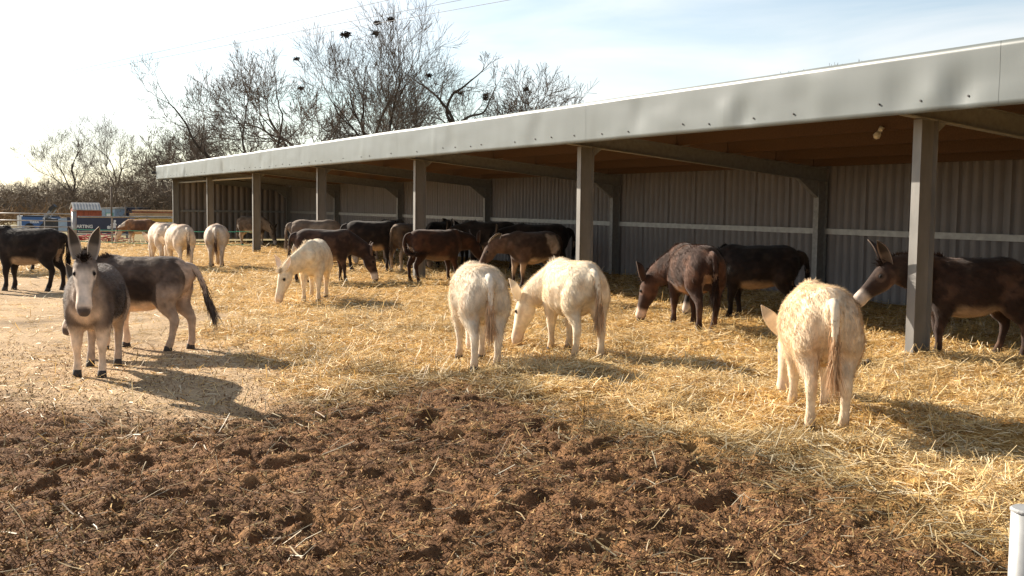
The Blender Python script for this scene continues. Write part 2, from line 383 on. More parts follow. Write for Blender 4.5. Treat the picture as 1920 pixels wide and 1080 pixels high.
POSES = dict(up=((.73, 1.15), 58), level=((.85, .95), 47), low=((.85, .80), 62), graze=((.85, .575), 75), tuck=((.78, .73), 60))
def donkey(label, loc, heading, pose='graze', yaw=0, hyaw=0, s=1.0, fat=1.0, legs=(0, 0, 0, 0), kind='brown', fluff=.035, nhair=6000, vox=.026, tail=0.0, tailmode='down', seed=1, ears='auto', tint=(1, 1, 1)):
    rng = np.random.default_rng(seed)
    # ---- skeleton
    torso = [(-.575, 0, .885, .075, .10), (-.50, 0, .865, .15, .185), (-.37, 0, .835, .22 * fat, .245), (-.18, 0, .775, .258 * fat, .292), (.02, 0, .745, .282 * fat, .312), (.20, 0, .75, .26 * fat, .305), (.34, 0, .78, .215, .285), (.45, 0, .80, .165, .225), (.52, 0, .815, .11, .14)]
    (px, pz), hp = POSES[pose]; hp = R(hp)
    nb = np.array([.34, 0, .86]); ya = R(yaw); pivot = np.array([.36, 0, 0.])
    poll = rotz((px, 0, pz), pivot, ya); poll[2] = pz
    mid = np.array([(nb[0] + px) / 2, 0, (nb[2] + pz) / 2 + (.03 if pz < .8 else .0)]); mid = rotz(mid, pivot, ya * .55)
    mid[2] = (nb[2] + pz) / 2 + (.03 if pz < .8 else -.01)
    hy = ya + R(hyaw); hd = np.array([math.cos(hp) * math.cos(hy), math.cos(hp) * math.sin(hy), -math.sin(hp)])
    hside = np.array([-math.sin(hy), math.cos(hy), 0]); htop = unit(np.cross(hd, hside)); 
    if htop[2] < 0 and pose in ('up', 'level'): htop = -htop
    if htop[0] * math.cos(hy) + htop[1] * math.sin(hy) < 0: htop = -htop      # top of the head looks forward
    q1 = nb * .45 + mid * .55; q2 = mid * .45 + poll * .55
    neck = [(.16, 0, .82, .14, .20), (nb[0], 0, nb[2], .14, .215), (*q1, .122, .205), (*q2, .100, .168), (*(poll + hd * .01 - htop * .015), .082, .122), (*(poll + hd * .10 - htop * .025), .06, .08)]
    HL = .53
    hs = [(-.05, .05, .055, 0), (.04, .075, .085, -.005), (.16, .088, .108, -.018), (.30, .084, .108, -.024), (.46, .072, .094, -.014), (.62, .060, .074, -.002), (.78, .056, .066, .002), (.90, .061, .066, 0), (.98, .050, .051, -.004)]
    head = [(*(poll + hd * HL * t + htop * o), a * 1.2, b * 1.14) for t, a, b, o in hs]
    nside = unit(np.array([-math.sin(ya * .6), math.cos(ya * .6), 0]))
    parts = [loft(torso, (0, 1, 0)), loft(neck, nside), loft(head, hside)]
    hooves = []
    for i, (front, sg) in enumerate(((1, 1), (1, -1), (0, 1), (0, -1))):
        sw = legs[i]
        def J(x, y, z): return (x + sw * (1 - z / .72), y * sg, z)
        if front: st = [(*J(.30, .10, .80), .09, .14), (*J(.31, .122, .64), .094, .125), (*J(.315, .124, .50), .072, .088), (*J(.322, .122, .405), .054, .060), (*J(.335, .12, .33), .047, .050), (*J(.332, .12, .25), .034, .037), (*J(.33, .12, .165), .031, .034), (*J(.335, .12, .115), .037, .040), (*J(.352, .12, .06), .036, .038)]
        else: st = [(*J(-.38, .10, .86), .10, .17), (*J(-.375, .135, .72), .108, .165), (*J(-.365, .145, .60), .098, .138), (*J(-.40, .138, .50), .070, .090), (*J(-.465, .13, .405), .044, .058), (*J(-.485, .128, .345), .042, .050), (*J(-.475, .125, .25), .034, .038), (*J(-.465, .125, .165), .033, .035), (*J(-.455, .125, .115), .039, .041), (*J(-.435, .125, .06), .037, .039)]
        st = [(a, b, c, d * (1.12 if fluff > .03 else 1.0), e * (1.12 if fluff > .03 else 1.0)) for a, b, c, d, e in st]
        parts.append(loft(st, (0, 1, 0), n=14))
        b = np.array(J(.362 if front else -.425, .12 if front else .125, 0.0)); t = np.array(J(.352 if front else -.435, .12 if front else .125, .075))
        hooves.append((b, t))
    V, Q, T = join(parts)
    me0 = np_mesh('tmp', V, [Q, T]); ob = bpy.data.objects.new('tmp', me0); COL.objects.link(ob)
    md = ob.modifiers.new('r', 'REMESH'); md.mode = 'VOXEL'; md.voxel_size = vox; md.adaptivity = 0
    sm = ob.modifiers.new('s', 'SMOOTH'); sm.factor = .5; sm.iterations = 4 if vox < .022 else 2
    dg = bpy.context.evaluated_depsgraph_get(); dg.update(); me1 = bpy.data.meshes.new_from_object(ob.evaluated_get(dg))
    bpy.data.objects.remove(ob); bpy.data.meshes.remove(me0)
    nv = len(me1.vertices); BV = np.empty(nv * 3, np.float32); me1.vertices.foreach_get('co', BV); BV = BV.reshape(-1, 3).astype(float)
    npoly = len(me1.polygons); lt = np.empty(npoly, np.int32); me1.polygons.foreach_get('loop_total', lt); lv = np.empty(len(me1.loops), np.int32); me1.loops.foreach_get('vertex_index', lv)
    if (lt == 4).all(): BQ = lv.reshape(-1, 4)
    else:
        ls = np.empty(npoly, np.int32); me1.polygons.foreach_get('loop_start', ls); q = ls[lt == 4]; BQ = lv[q[:, None] + np.arange(4)[None]]
    bpy.data.meshes.remove(me1)
    # shaggy unevenness of the body surface
    fn = np.cross(BV[BQ[:, 2]] - BV[BQ[:, 0]], BV[BQ[:, 3]] - BV[BQ[:, 1]]); vn = np.zeros_like(BV)
    for j in range(4): np.add.at(vn, BQ[:, j], fn)
    vn /= np.linalg.norm(vn, axis=1)[:, None] + 1e-9
    sd = seed * 13
    on_body = sstep(.35, .55, BV[:, 2]) * (1 - sstep(.42, .55, BV[:, 0]))
    BV = BV + vn * ((fbm3(BV, 9, 3, sd) - .5) * (.024 if fluff > .03 else .02) * (.25 + .75 * on_body))[:, None]
    # ---- colours
    hpos = lambda P: ((P - poll) @ hd) / HL
    def colour(P, own_noise=True):
        n1 = fbm3(P, 7, 3, sd + 3)[:, None]; n2 = fbm3(P, 26, 2, sd + 5)[:, None]; n0 = fbm3(P, 2.6, 3, sd + 9)
        t = hpos(P); rel = P - poll - hd[None] * (np.clip(t, 0, 1) * HL)[:, None]; hdist = np.linalg.norm(rel, axis=1)
        onhead = (hdist < .17) & (t > -.12); z = P[:, 2]; x = P[:, 0]
        legz = 1 - sstep(.40, .54, z + (n1[:, 0] - .5) * .14); legz = np.where(onhead | (x > .62), 0, legz)
        belly = (1 - sstep(.50, .60, z + (n1[:, 0] - .5) * .09)) * (np.abs(P[:, 1]) < .26) * sstep(-.30, -.22, x) * (1 - sstep(.17, .25, x)) * sstep(.36, .44, z); belly = np.where(onhead, 0, belly)
        muz = np.where(onhead, sstep(.66, .80, t + (n1[:, 0] - .5) * .12), 0)
        topf = (rel @ htop) ; front = np.where(onhead, sstep(.01, .05, topf) * sstep(.12, .35, t), 0)
        eyed = np.minimum(np.linalg.norm(P - (poll + hd * HL * .30 + hside * .09 + htop * .04), axis=1), np.linalg.norm(P - (poll + hd * HL * .30 - hside * .09 + htop * .04), axis=1))
        ring = 1 - sstep(.045, .070, eyed); nose = np.where(onhead, sstep(.93, .99, t), 0)
        def mix(a, b, w): return a * (1 - w[:, None]) + np.array(b)[None] * w[:, None]
        if kind == 'white':
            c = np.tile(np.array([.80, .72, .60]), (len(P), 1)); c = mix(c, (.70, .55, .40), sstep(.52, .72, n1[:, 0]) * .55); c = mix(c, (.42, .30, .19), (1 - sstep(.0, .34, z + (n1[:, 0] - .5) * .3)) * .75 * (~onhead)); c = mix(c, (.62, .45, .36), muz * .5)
            c = mix(c, (.55, .42, .28), sstep(.60, .78, n0) * .45)
        elif kind == 'cream':
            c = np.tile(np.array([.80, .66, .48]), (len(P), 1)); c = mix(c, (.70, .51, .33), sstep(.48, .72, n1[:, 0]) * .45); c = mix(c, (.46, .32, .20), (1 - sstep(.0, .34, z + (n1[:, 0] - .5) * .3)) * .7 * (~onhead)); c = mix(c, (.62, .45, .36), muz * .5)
        elif kind == 'grey':
            c = np.tile(np.array([.085, .066, .056]), (len(P), 1)); flank = sstep(.50, .58, z) * (1 - sstep(.80, .93, z + (n1[:, 0] - .5) * .2)) * sstep(-.34, -.20, x) * (1 - sstep(.24, .36, x))
            c = mix(c, (.022, .015, .012), flank * .92); c = mix(c, (.16, .125, .105), sstep(.50, .68, n1[:, 0]) * .45 * (1 - flank)); c = mix(c, (.68, .56, .43), belly); c = mix(c, (.62, .53, .44), legz)
            c = mix(c, (.34, .29, .25), (x < -.30) * (1 - sstep(.66, .82, z + (n1[:, 0] - .5) * .1)) * .9 * (~onhead)); c = mix(c, (.30, .255, .225), sstep(.38, .50, x) * (1 - sstep(.84, 1.02, z)) * (~onhead)); c = mix(c, (.60, .52, .45), sstep(.42, .5, x) * (1 - sstep(.60, .74, z)) * (~onhead))
            c = mix(c, (.17, .145, .13), onhead * .9); c = mix(c, (.64, .58, .52), np.maximum(front * sstep(.16, .34, t) * .95, ring * .8)); c = mix(c, (.68, .62, .56), muz); c = mix(c, (.09, .075, .07), nose)
            c = mix(c, (.46, .38, .32), (x < -.46) * sstep(.45, .62, z) * (np.abs(P[:, 1]) < .10) * .8)
        elif kind == 'pinto':
            c = np.tile(np.array([.062, .038, .028]), (len(P), 1)); c = mix(c, (.14, .085, .06), sstep(.45, .7, n1[:, 0]) * .7)
            pd = np.linalg.norm((P - np.array([-.30, 0, .86])) * np.array([1.0, 0, 1.0]), axis=1); pat = 1 - sstep(.13, .19, pd + (n1[:, 0] - .5) * .22); pat = pat * (np.abs(P[:, 1]) > .06)
            c = mix(c, (.50, .38, .29), pat); c = mix(c, (.56, .42, .28), belly); c = mix(c, (.42, .28, .17), legz * sstep(.18, .32, z)); c = mix(c, (.50, .36, .28), muz); c = mix(c, (.20, .13, .09), ring * .6)
        elif kind == 'patch':
            c = np.tile(np.array([.26, .135, .07]), (len(P), 1)); c = mix(c, (.13, .07, .045), sstep(.45, .6, n0)); c = mix(c, (.66, .53, .40), np.maximum(belly, legz)); c = mix(c, (.66, .55, .44), np.maximum(np.where(onhead, .75, 0), sstep(.55, .60, x) * sstep(.0, .05, (P - mid) @ np.array([.3, 0, .95]) + .0) * (~onhead)))
        elif kind == 'palegrey':
            c = np.tile(np.array([.66, .56, .45]), (len(P), 1)); c = mix(c, (.40, .28, .20), sstep(.96, 1.05, z + (n1[:, 0] - .5) * .12)); c = mix(c, (.42, .35, .29), sstep(.5, .68, n1[:, 0]) * .55); c = mix(c, (.30, .24, .19), (1 - sstep(.1, .4, z)) * .5)
        elif kind == 'dun':
            c = np.tile(np.array([.21, .165, .125]), (len(P), 1)); c = mix(c, (.11, .08, .06), sstep(.45, .62, n0)); c = mix(c, (.55, .46, .36), np.maximum(belly, legz * .9)); c = mix(c, (.5, .42, .34), muz)
        else:
            base = {'brown': (.036, .020, .0145), 'dark': (.014, .0095, .008), 'red': (.040, .0185, .011)}[kind]; hi = {'brown': (.105, .058, .038), 'dark': (.034, .022, .017), 'red': (.10, .042, .021)}[kind]
            c = np.tile(np.array(base), (len(P), 1)); c = mix(c, hi, sstep(.48, .70, n1[:, 0]) * .8); c = mix(c, (.40, .28, .18), belly * (.85 if kind != 'red' else .25)); c = mix(c, (.16, .10, .07), ring * .5); c = mix(c, (.58, .48, .40), muz * (1 - nose)); c = mix(c, (.05, .035, .03), nose)
            c = mix(c, (.36, .26, .18), (x < -.44) * (z > .5) * (z < .72) * (np.abs(P[:, 1]) < .09) * .8)
        nd = np.minimum(np.linalg.norm(P - (poll + hd * HL * .95 + hside * .036 + htop * .022), axis=1), np.linalg.norm(P - (poll + hd * HL * .95 - hside * .036 + htop * .022), axis=1))
        c = mix(c, (.03, .022, .02), (1 - sstep(.012, .026, nd)) * .9); c = mix(c, (.035, .026, .022), (1 - sstep(.022, .038, eyed)) * .9)
        st = (.6 * noise3(P[:, 0] * 11, P[:, 1] * 26, P[:, 2] * 15, sd + 41) + .4 * noise3(P[:, 0] * 26, P[:, 1] * 50, P[:, 2] * 34, sd + 43))[:, None]; dust = sstep(.55, .8, fbm3(P, 9, 3, sd + 60))[:, None] * .12
        c = c * np.array(tint)[None] * (.82 + .36 * n2) * ((.80 + .40 * st) if kind in ('white', 'cream', 'palegrey') else (.62 + .76 * st)); c = c * (1 - dust) + np.array([.30, .22, .14]) * dust * (.5 if kind in ('dark', 'red', 'brown') else 1)
        return c
    bodycol = colour(BV)
    P_all = [(BV, BQ, np.zeros((0, 3), int))]; C_all = [bodycol]
    base_col = colour(np.array([[-.1, .26, .85]]))[0]; dark_col = np.array([.03, .022, .018]) if kind not in ('white', 'cream') else np.array([.62, .47, .33])
    pale = np.array([.62, .52, .42]) if kind not in ('brown', 'dark', 'red') else np.array([.26, .18, .13])
    # hooves
    for b, t in hooves:
        ang = np.linspace(0, 2 * np.pi, 12, endpoint=False); ring = lambda c, r, rx: np.stack([c[0] + np.cos(ang) * rx, c[1] + np.sin(ang) * r, np.full(12, c[2])], 1)
        HV = np.vstack([ring(b, .046, .054), ring(t, .040, .043), b[None], t[None] + [[0, 0, .01]]]); i = np.arange(12); j = (i + 1) % 12
        P_all.append((HV, np.stack([i, j, 12 + j, 12 + i], 1), np.concatenate([np.stack([np.full(12, 24), j, i], 1), np.stack([np.full(12, 25), 12 + i, 12 + j], 1)]))); C_all.append(np.tile([.05, .042, .038], (26, 1)))
    # ears: cupped leaves with thickness
    if ears == 'auto': ears = {'up': 'up', 'level': 'up', 'low': 'side', 'graze': 'side', 'tuck': 'side'}[pose]
    for sg in (1, -1):
        if ears == 'up': ed = unit(-hd * .62 + htop * .35 + np.array([0, 0, .55]) + hside * sg * .26); face = unit(htop * .8 + hside * sg * .5)
        elif ears == 'fwd': ed = unit(np.array([math.cos(hy) * .50, math.sin(hy) * .50, .85]) + hside * sg * .16); face = unit(np.array([math.cos(hy), math.sin(hy), -.2]) + hside * sg * .8)
        elif ears == 'back': ed = unit(-hd * .9 + hside * sg * .18 - htop * .25); face = unit(hside * sg + htop * .2)
        else: ed = unit(-hd * .78 + htop * .20 + hside * sg * .62); face = unit(htop * .9 - hd * .1 + hside * sg * .1)
        face = unit(face - ed * (face @ ed)); wd = np.cross(ed, face); eb = poll + hside * sg * .062 + htop * .05 + hd * .01
        nt, na, EL = 9, 7, .305; tt = np.linspace(0, 1, nt); EV = []; EC = []
        for layer in (0, 1):
            for t in tt:
                hw = .058 * (math.sin(math.pi * min(1, (t * .80 + .17))) ** .55) * (1 - t ** 7) + .004; span = 2.2 * (1 - .55 * t)
                for a in np.linspace(-1, 1, na):
                    th = a * span / 2 * 1.0; rr = hw / max(math.sin(min(span / 2, 1.57)), .3)
                    pnt = eb + ed * (EL * t) + wd * (rr * math.sin(th)) + face * (-(rr * math.cos(th)) + rr * .55 - layer * .010) + face * (.02 * t * t)
                    EV.append(pnt)
                    if layer == 0: EC.append((pale if abs(a) > .8 else pale * .10 if t > .40 else pale * .35) if kind not in ('white', 'cream') else np.array([.74, .58, .45]))
                    else: EC.append(base_col * (1.3 if t < .75 else .7))
        EV = np.array(EV); id0 = np.arange(nt * na).reshape(nt, na); id1 = id0 + nt * na
        qd = lambda I, fl: (np.stack([I[:-1, :-1], I[:-1, 1:], I[1:, 1:], I[1:, :-1]], -1).reshape(-1, 4))[:, ::fl]
        rim = []
        loop = [(0, j) for j in range(na)] + [(i, na - 1) for i in range(1, nt)] + [(nt - 1, j) for j in range(na - 2, -1, -1)] + [(i, 0) for i in range(nt - 2, 0, -1)]
        for a, b in zip(loop, loop[1:] + loop[:1]): rim.append((id0[a], id0[b], id1[b], id1[a]))
        P_all.append((EV, np.concatenate([qd(id0, 1), qd(id1, -1), np.array(rim)]), np.zeros((0, 3), int))); C_all.append(np.array(EC))
    # eyes
    nbody_faces = None
    for sg in (1, -1):
        c = poll + hd * HL * .30 + hside * sg * .083 + htop * .040; u = np.linspace(0, np.pi, 6); w = np.linspace(0, 2 * np.pi, 8, endpoint=False)
        G = np.array([[c + .019 * np.array([math.sin(a) * math.cos(b), math.sin(a) * math.sin(b), math.cos(a)]) for b in w] for a in u]).reshape(-1, 3); I = np.arange(48).reshape(6, 8)
        P_all.append((G, np.stack([I[:-1], np.roll(I, -1, 1)[:-1], np.roll(I, -1, 1)[1:], I[1:]], -1).reshape(-1, 4), np.zeros((0, 3), int))); C_all.append(np.tile([.012, .009, .008], (48, 1)))
    # tail dock
    if tailmode == 'down': tp = [(-.55, 0, .965), (-.625, tail * .1, .93), (-.665, tail * .4, .82), (-.675, tail * .7, .68), (-.67, tail, .54)]
    elif tailmode == 'out': tp = [(-.55, 0, .965), (-.64, 0, .93), (-.72, tail * .3, .80), (-.77, tail * .6, .66), (-.83, tail, .53)]
    else: tp = [(-.55, 0, .965), (-.63, 0, .92), (-.68, -.03, .76), (-.66, -.12, .60), (-.52, -.25, .55)]
    tv = loft([(*p, r, r) for p, r in zip(tp, (.040, .036, .030, .024, .016))], (0, 1, 0), n=8); P_all.append(tv); C_all.append(colour(tv[0]) * .9)
    V, Q, T = join(P_all); C = np.vstack(C_all)
    me = np_mesh('donkey', V, [Q, T], C, smooth=True)
    ob = bpy.data.objects.new('donkey', me); COL.objects.link(ob); me.materials.append(M['coat'])
    z = float(ground_low(np.array([loc[0]]), np.array([loc[1]]))[0])
    ob.location = (loc[0], loc[1], z - .012); ob.rotation_euler = (0, 0, R(heading)); ob.scale = (s, s, s)
    tag(ob, label, 'donkey', 'donkeys in the straw yard')
    # ---- hair
    tri = np.concatenate([BQ[:, [0, 1, 2]], BQ[:, [0, 2, 3]]]); A = BV[tri[:, 0]]; Bv = BV[tri[:, 1]]; Cv = BV[tri[:, 2]]
    nrm = np.cross(Bv - A, Cv - A); ar = np.linalg.norm(nrm, axis=1) / 2; nrm = nrm / (2 * ar[:, None] + 1e-12)
    wgt = ar * (.25 + .75 * sstep(.25, .5, A[:, 2])); pick = rng.choice(len(tri), nhair, p=wgt / wgt.sum()); u, w = rng.random(nhair), rng.random(nhair); fl = u + w > 1; u[fl], w[fl] = 1 - u[fl], 1 - w[fl]
    P = A[pick] + (Bv[pick] - A[pick]) * u[:, None] + (Cv[pick] - A[pick]) * w[:, None]; N = nrm[pick]
    def hairs(P, N, D, Ln, W, colr):
        S = np.cross(D, N); S /= np.linalg.norm(S, axis=1)[:, None] + 1e-9
        n = len(P); HV = np.stack([P - S * W[:, None] / 2, P + S * W[:, None] / 2, P + D * Ln[:, None]], 1).reshape(-1, 3)
        return HV, np.arange(n * 3).reshape(n, 3), np.repeat(colr, 3, 0)
    flow = np.tile(np.array([-.75, 0, -.62]), (len(P), 1)); flow[:, 1] += np.sign(P[:, 1]) * .05
    tuft = np.stack([fbm3(P, 11, 2, sd + 20 + k) - .5 for k in range(3)], 1) * 2.6
    D = flow + tuft * .20 + rng.normal(0, .16, P.shape); D = D - N * np.sum(D * N, 1)[:, None]; D /= np.linalg.norm(D, axis=1)[:, None] + 1e-9
    D = D + N * (.30 if fluff <= .03 else .38) * rng.uniform(.5, 1.4, len(P))[:, None]; D /= np.linalg.norm(D, axis=1)[:, None]
    t = hpos(P); hdist = np.linalg.norm(P - poll - hd * (np.clip(t, 0, 1) * HL)[:, None], axis=1); isH = (hdist < .16) & (t > .08)
    Ln = fluff * rng.uniform(.6, 1.35, len(P)) * np.where(isH, .45, 1) * np.where(P[:, 2] < .42, .6, 1); W = np.minimum(fluff * .10, .0045) * rng.uniform(.7, 1.3, len(P))
    colr = colour(P) * rng.uniform(.84, 1.18, (len(P), 1))
    HV, HF, HC = hairs(P - N * .004, N, D, Ln, W, colr)
    link('coat', np_mesh('coat', HV, HF, HC), M['hair'], ob)
    # ---- mane: upright fringe along the crest
    crest = catmull([nb + np.array([-.02, 0, .20]), q1 + np.array([-.02, 0, .165]) * 1.0, q2 + (htop * .02 + np.array([-.03, 0, .125])), poll + htop * .05 - hd * .05], 14)
    if pz < .8:
        dn = unit(poll - nb); upn = unit(np.array([0, 0, 1.]) - dn * dn[2]); crest = catmull([nb + upn * .205, q1 + upn * .17, q2 + upn * .13, poll + upn * .085, poll + htop * .07 + hd * .05], 12)
    k = rng.integers(0, len(crest), 1800 if nhair > 9000 else 500); n = len(k); T_ = np.gradient(crest, axis=0); T_ /= np.linalg.norm(T_, axis=1)[:, None]
    upv = np.array([0, 0, 1.])[None] - T_ * T_[:, 2:3]; upv /= np.linalg.norm(upv, axis=1)[:, None]
    D = upv[k] + rng.normal(0, .20, (n, 3)); D /= np.linalg.norm(D, axis=1)[:, None]; P = crest[k] + rng.normal(0, .012, (n, 3)) - upv[k] * .03
    mc = {'white': (.74, .64, .50), 'cream': (.74, .58, .42), 'patch': (.66, .56, .42), 'palegrey': (.4, .32, .26)}.get(kind, tuple(base_col * .75))
    HV, HF, HC = hairs(P, np.tile([0., 1, 0], (n, 1)) + rng.normal(0, .4, (n, 3)), D, rng.uniform(.045, .085, n), rng.uniform(.008, .014, n), np.tile(mc, (n, 1)) * rng.uniform(.7, 1.25, (n, 1)))
    nf = 260 if nhair > 9000 else 80; Pf = poll + htop * .075 + hd * .02 + rng.normal(0, .022, (nf, 3)); Df = unit(htop * .7 + hd * .45)[None] + rng.normal(0, .38, (nf, 3)) + np.array([0, 0, .25]); Df /= np.linalg.norm(Df, axis=1)[:, None]
    hv2, hf2, hc2 = hairs(Pf, rng.normal(0, 1, (nf, 3)), Df, rng.uniform(.05, .10, nf), rng.uniform(.006, .011, nf), np.tile(mc, (nf, 1)) * rng.uniform(.5, 1.1, (nf, 1)))
    HV = np.vstack([HV, hv2]); HF = np.vstack([HF, hf2 + len(HC)]); HC = np.vstack([HC, hc2])
    link('mane', np_mesh('mane', HV, HF, HC), M['hair'], ob)
    # ---- tail tuft
    tc_ = catmull(tp, 8); n = 900 if nhair > 9000 else 320; k = rng.integers(len(tc_) // 3, len(tc_), n); P = tc_[k] + rng.normal(0, .014, (n, 3)); frac = (k / len(tc_))
    D = (np.array([.0, 0, -1.]) if tailmode != 'side' else np.array([.8, -.35, .25]))[None] + rng.normal(0, .13, (n, 3)); 
    if tailmode == 'out': D = D + np.array([-.32, 0, 0])
    D /= np.linalg.norm(D, axis=1)[:, None]; tcol = {'white': (.60, .42, .27), 'cream': (.58, .38, .22), 'palegrey': (.16, .10, .07), 'grey': (.13, .10, .085)}.get(kind, tuple(base_col * .8))
    Ln = (.06 + .26 * sstep(.45, 1, frac)) * rng.uniform(.6, 1.15, n)
    HV, HF, HC = hairs(P, rng.normal(0, 1, (n, 3)), D, Ln, rng.uniform(.006, .012, n), np.tile(tcol, (n, 1)) * rng.uniform(.6, 1.35, (n, 1)))
    link('tail_tuft', np_mesh('tail_tuft', HV, HF, HC), M['hair'], ob)
    return ob

G = dict(nhair=32000, vox=.0175)
donkey('grey donkey with pale face looking straight at the camera', (-4.12, 10.78), 280, 'up', yaw=8, s=1.0, kind='grey', tint=(1.12, 1.0, .88), legs=(.02, -.05, .0, .10), seed=1, fluff=.034, **G)
donkey('grey donkey with dark flank and flicked tail, standing behind the pale faced one', (-4.24, 12.45), 172, 'tuck', yaw=78, s=1.02, kind='grey', tint=(1.15, 1.0, .88), legs=(.02, -.12, .06, -.10), seed=2, fluff=.034, tailmode='out', tail=.03, **G)
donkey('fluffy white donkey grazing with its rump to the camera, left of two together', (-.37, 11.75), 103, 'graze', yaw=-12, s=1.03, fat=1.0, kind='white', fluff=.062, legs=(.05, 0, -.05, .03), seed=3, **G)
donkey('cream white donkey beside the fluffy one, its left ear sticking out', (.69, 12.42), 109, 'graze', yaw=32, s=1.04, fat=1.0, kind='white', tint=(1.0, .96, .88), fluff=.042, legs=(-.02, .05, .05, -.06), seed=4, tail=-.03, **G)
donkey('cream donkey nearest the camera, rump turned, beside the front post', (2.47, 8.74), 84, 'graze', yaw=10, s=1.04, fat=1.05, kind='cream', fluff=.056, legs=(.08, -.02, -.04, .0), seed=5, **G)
donkey('young white donkey grazing head on with one ear out sideways', (-3.45, 19.05), 271, 'graze', yaw=-48, s=1.02, fat=.95, kind='white', tint=(1, .94, .82), fluff=.034, legs=(.0, .03, 0, 0), seed=6, nhair=14000, vox=.02)
donkey('reddish brown donkey with pale muzzle eating straw before the shed', (2.46, 14.75), 102, 'graze', yaw=40, s=1.10, fat=1.0, kind='brown', tint=(1.25, 1.08, .98), fluff=.046, legs=(.03, -.05, -.06, .12), seed=7, nhair=20000, vox=.02)
donkey('dark brown donkey with white belly just inside the shed', (3.62, 16.1), 163, 'graze', yaw=5, s=1.05, fat=1.02, kind='dark', fluff=.042, legs=(.03, -.10, .05, -.05), seed=8, nhair=12000, vox=.022)
donkey('brown donkey with white muzzle and pricked ears behind the nearest post', (5.08, 12.1), 181, 'level', yaw=4, s=1.07, ears='fwd', kind='brown', fluff=.042, legs=(.03, -.10, -.10, .08), seed=9, nhair=18000, vox=.02)
donkey('brown and white patched donkey with its ear raised, facing left in the shed', (.42, 22.0), 216, 'low', yaw=-26, s=1.06, kind='pinto', fluff=.03, legs=(.0, .05, .0, -.05), seed=10, nhair=9000, vox=.022, ears='back')
donkey('reddish dark donkey swishing its tail in front of the second post', (-1.62, 23.0), 28, 'low', s=1.07, kind='red', fluff=.028, legs=(.0, .08, -.04, .04), seed=11, nhair=8000, vox=.024, tailmode='side')
donkey('dark brown donkey grazing to the right behind the young white one', (-4.0, 23.3), 12, 'graze', s=1.10, kind='brown', fluff=.028, legs=(-.04, .06, -.1, .1), seed=12, nhair=8000, vox=.024)
donkey('black brown donkey with its long neck stretched down beside the grazing dark brown one', (-3.45, 27.0), 8, 'graze', s=1.18, kind='dark', fluff=.026, legs=(.05, -.05, 0, 0), seed=13)
donkey('very dark donkey standing at the left edge of the photo', (-9.08, 20.5), 178, 'level', s=1.12, kind='dark', fluff=.042, legs=(.0, -.04, .06, -.08), seed=14, nhair=12000, vox=.022)
donkey('dark donkey with one ear up, half hidden at the far left', (-11.75, 25.6), 205, 'up', yaw=10, s=1.0, kind='dark', seed=15)
donkey('brown and cream donkey grazing by the gate fence', (-14.72, 43.2), 186, 'graze', s=.95, kind='patch', seed=16, legs=(.05, -.05, .05, -.08))
donkey('whitish donkey with brown spine, right one of the pair beyond the grey donkeys', (-8.38, 27.5), 124, 'graze', s=1.08, fat=1.1, kind='palegrey', tint=(1.12, 1.1, 1.05), fluff=.036, seed=17, nhair=8000)
donkey('whitish donkey half hidden at the left of its pair', (-9.45, 29.4), 122, 'graze', s=1.08, fat=1.05, kind='palegrey', fluff=.036, seed=18)
donkey('pale donkey standing alone with its tail to the camera, before the shed corner', (-7.78, 28.75), 103, 'graze', s=1.08, fat=1.08, kind='palegrey', fluff=.036, seed=19, nhair=8000)
donkey('dun donkey with a white hind leg behind a far post', (-10.05, 42.3), -22, 'graze', s=1.06, kind='dun', seed=20, legs=(0, .05, -.12, .08))
donkey('pale grey donkey seen only as a back behind the dark brown grazers', (-5.35, 29.6), 12, 'graze', s=1.14, kind='dun', tint=(1.5, 1.5, 1.5), seed=21)
donkey('grey rumped donkey deep in the shed between two back posts', (-3.55, 32.0), 62, 'graze', s=1.14, kind='dun', tint=(.8, .8, .85), seed=22)
donkey('grey brown donkey with its rump to the light beside the second post', (-2.62, 27.3), 64, 'graze', s=1.13, kind='dun', tint=(.85, .78, .72), fluff=.03, seed=23)
donkey('dark donkey just right of the second post, deep in the shed', (-1.98, 29.3), 75, 'level', s=1.14, kind='dark', seed=24, ears='back')
donkey('dark donkey in the middle of the huddle by the back wall', (-1.15, 29.2), 100, 'low', s=1.17, kind='dark', seed=25)
donkey('large dark donkey turned side on, in front of the huddle', (-.55, 26.6), 172, 'low', s=1.18, kind='dark', seed=26)
donkey('dark donkey behind the patched one, rump to the right', (.62, 25.0), 183, 'low', s=1.16, kind='dark', seed=27)

# ------------------------------------------------------------------ the open-fronted shed
shed = empty('open_fronted_shed', sh(0, 0, 0))
SH_ROT = Matrix(((VX, UX, 0), (VY, UY, 0), (0, 0, 1))).to_4x4()        # local x = into the shed, local y = along it
shed.matrix_world = Matrix.Translation(sh(0, 0, 0)) @ SH_ROT
tag(shed, 'long open fronted grey steel livestock shed with a deep metal fascia', 'shed')
A0, A1 = -2 * BAY, 6 * BAY          # ends of the shed along local y
SLOPE = (2.68 - 2.22) / DEPTH
def rb(p): return HP - SLOPE * p    # underside of the rafters at depth p
def ibeam(mb, length, fw, dp, tf=.012, tw=.009, along_axis=2):
    """I section: flanges fw wide (local y), depth dp (local x), length in z from 0"""
    for sx in (-1, 1): mb.box((sx * (dp / 2 - tf / 2), 0, length / 2), (tf, fw, length))
    mb.box((0, 0, length / 2), (dp - 2 * tf - .002, tw, length)); return mb
post_me = ibeam(MB(), HP - .004, .115, .255).mesh('post'); post_me.materials.append(M['post'])
HB = rb(DEPTH)
bpost_me = ibeam(MB(), HB - .004, .13, .22).mesh('back_post'); bpost_me.materials.append(M['galv_dull'])
plate_me = MB().box((0, 0, .01), (.34, .24, .02)).mesh('base_plate'); plate_me.materials.append(M['galv_dull'])
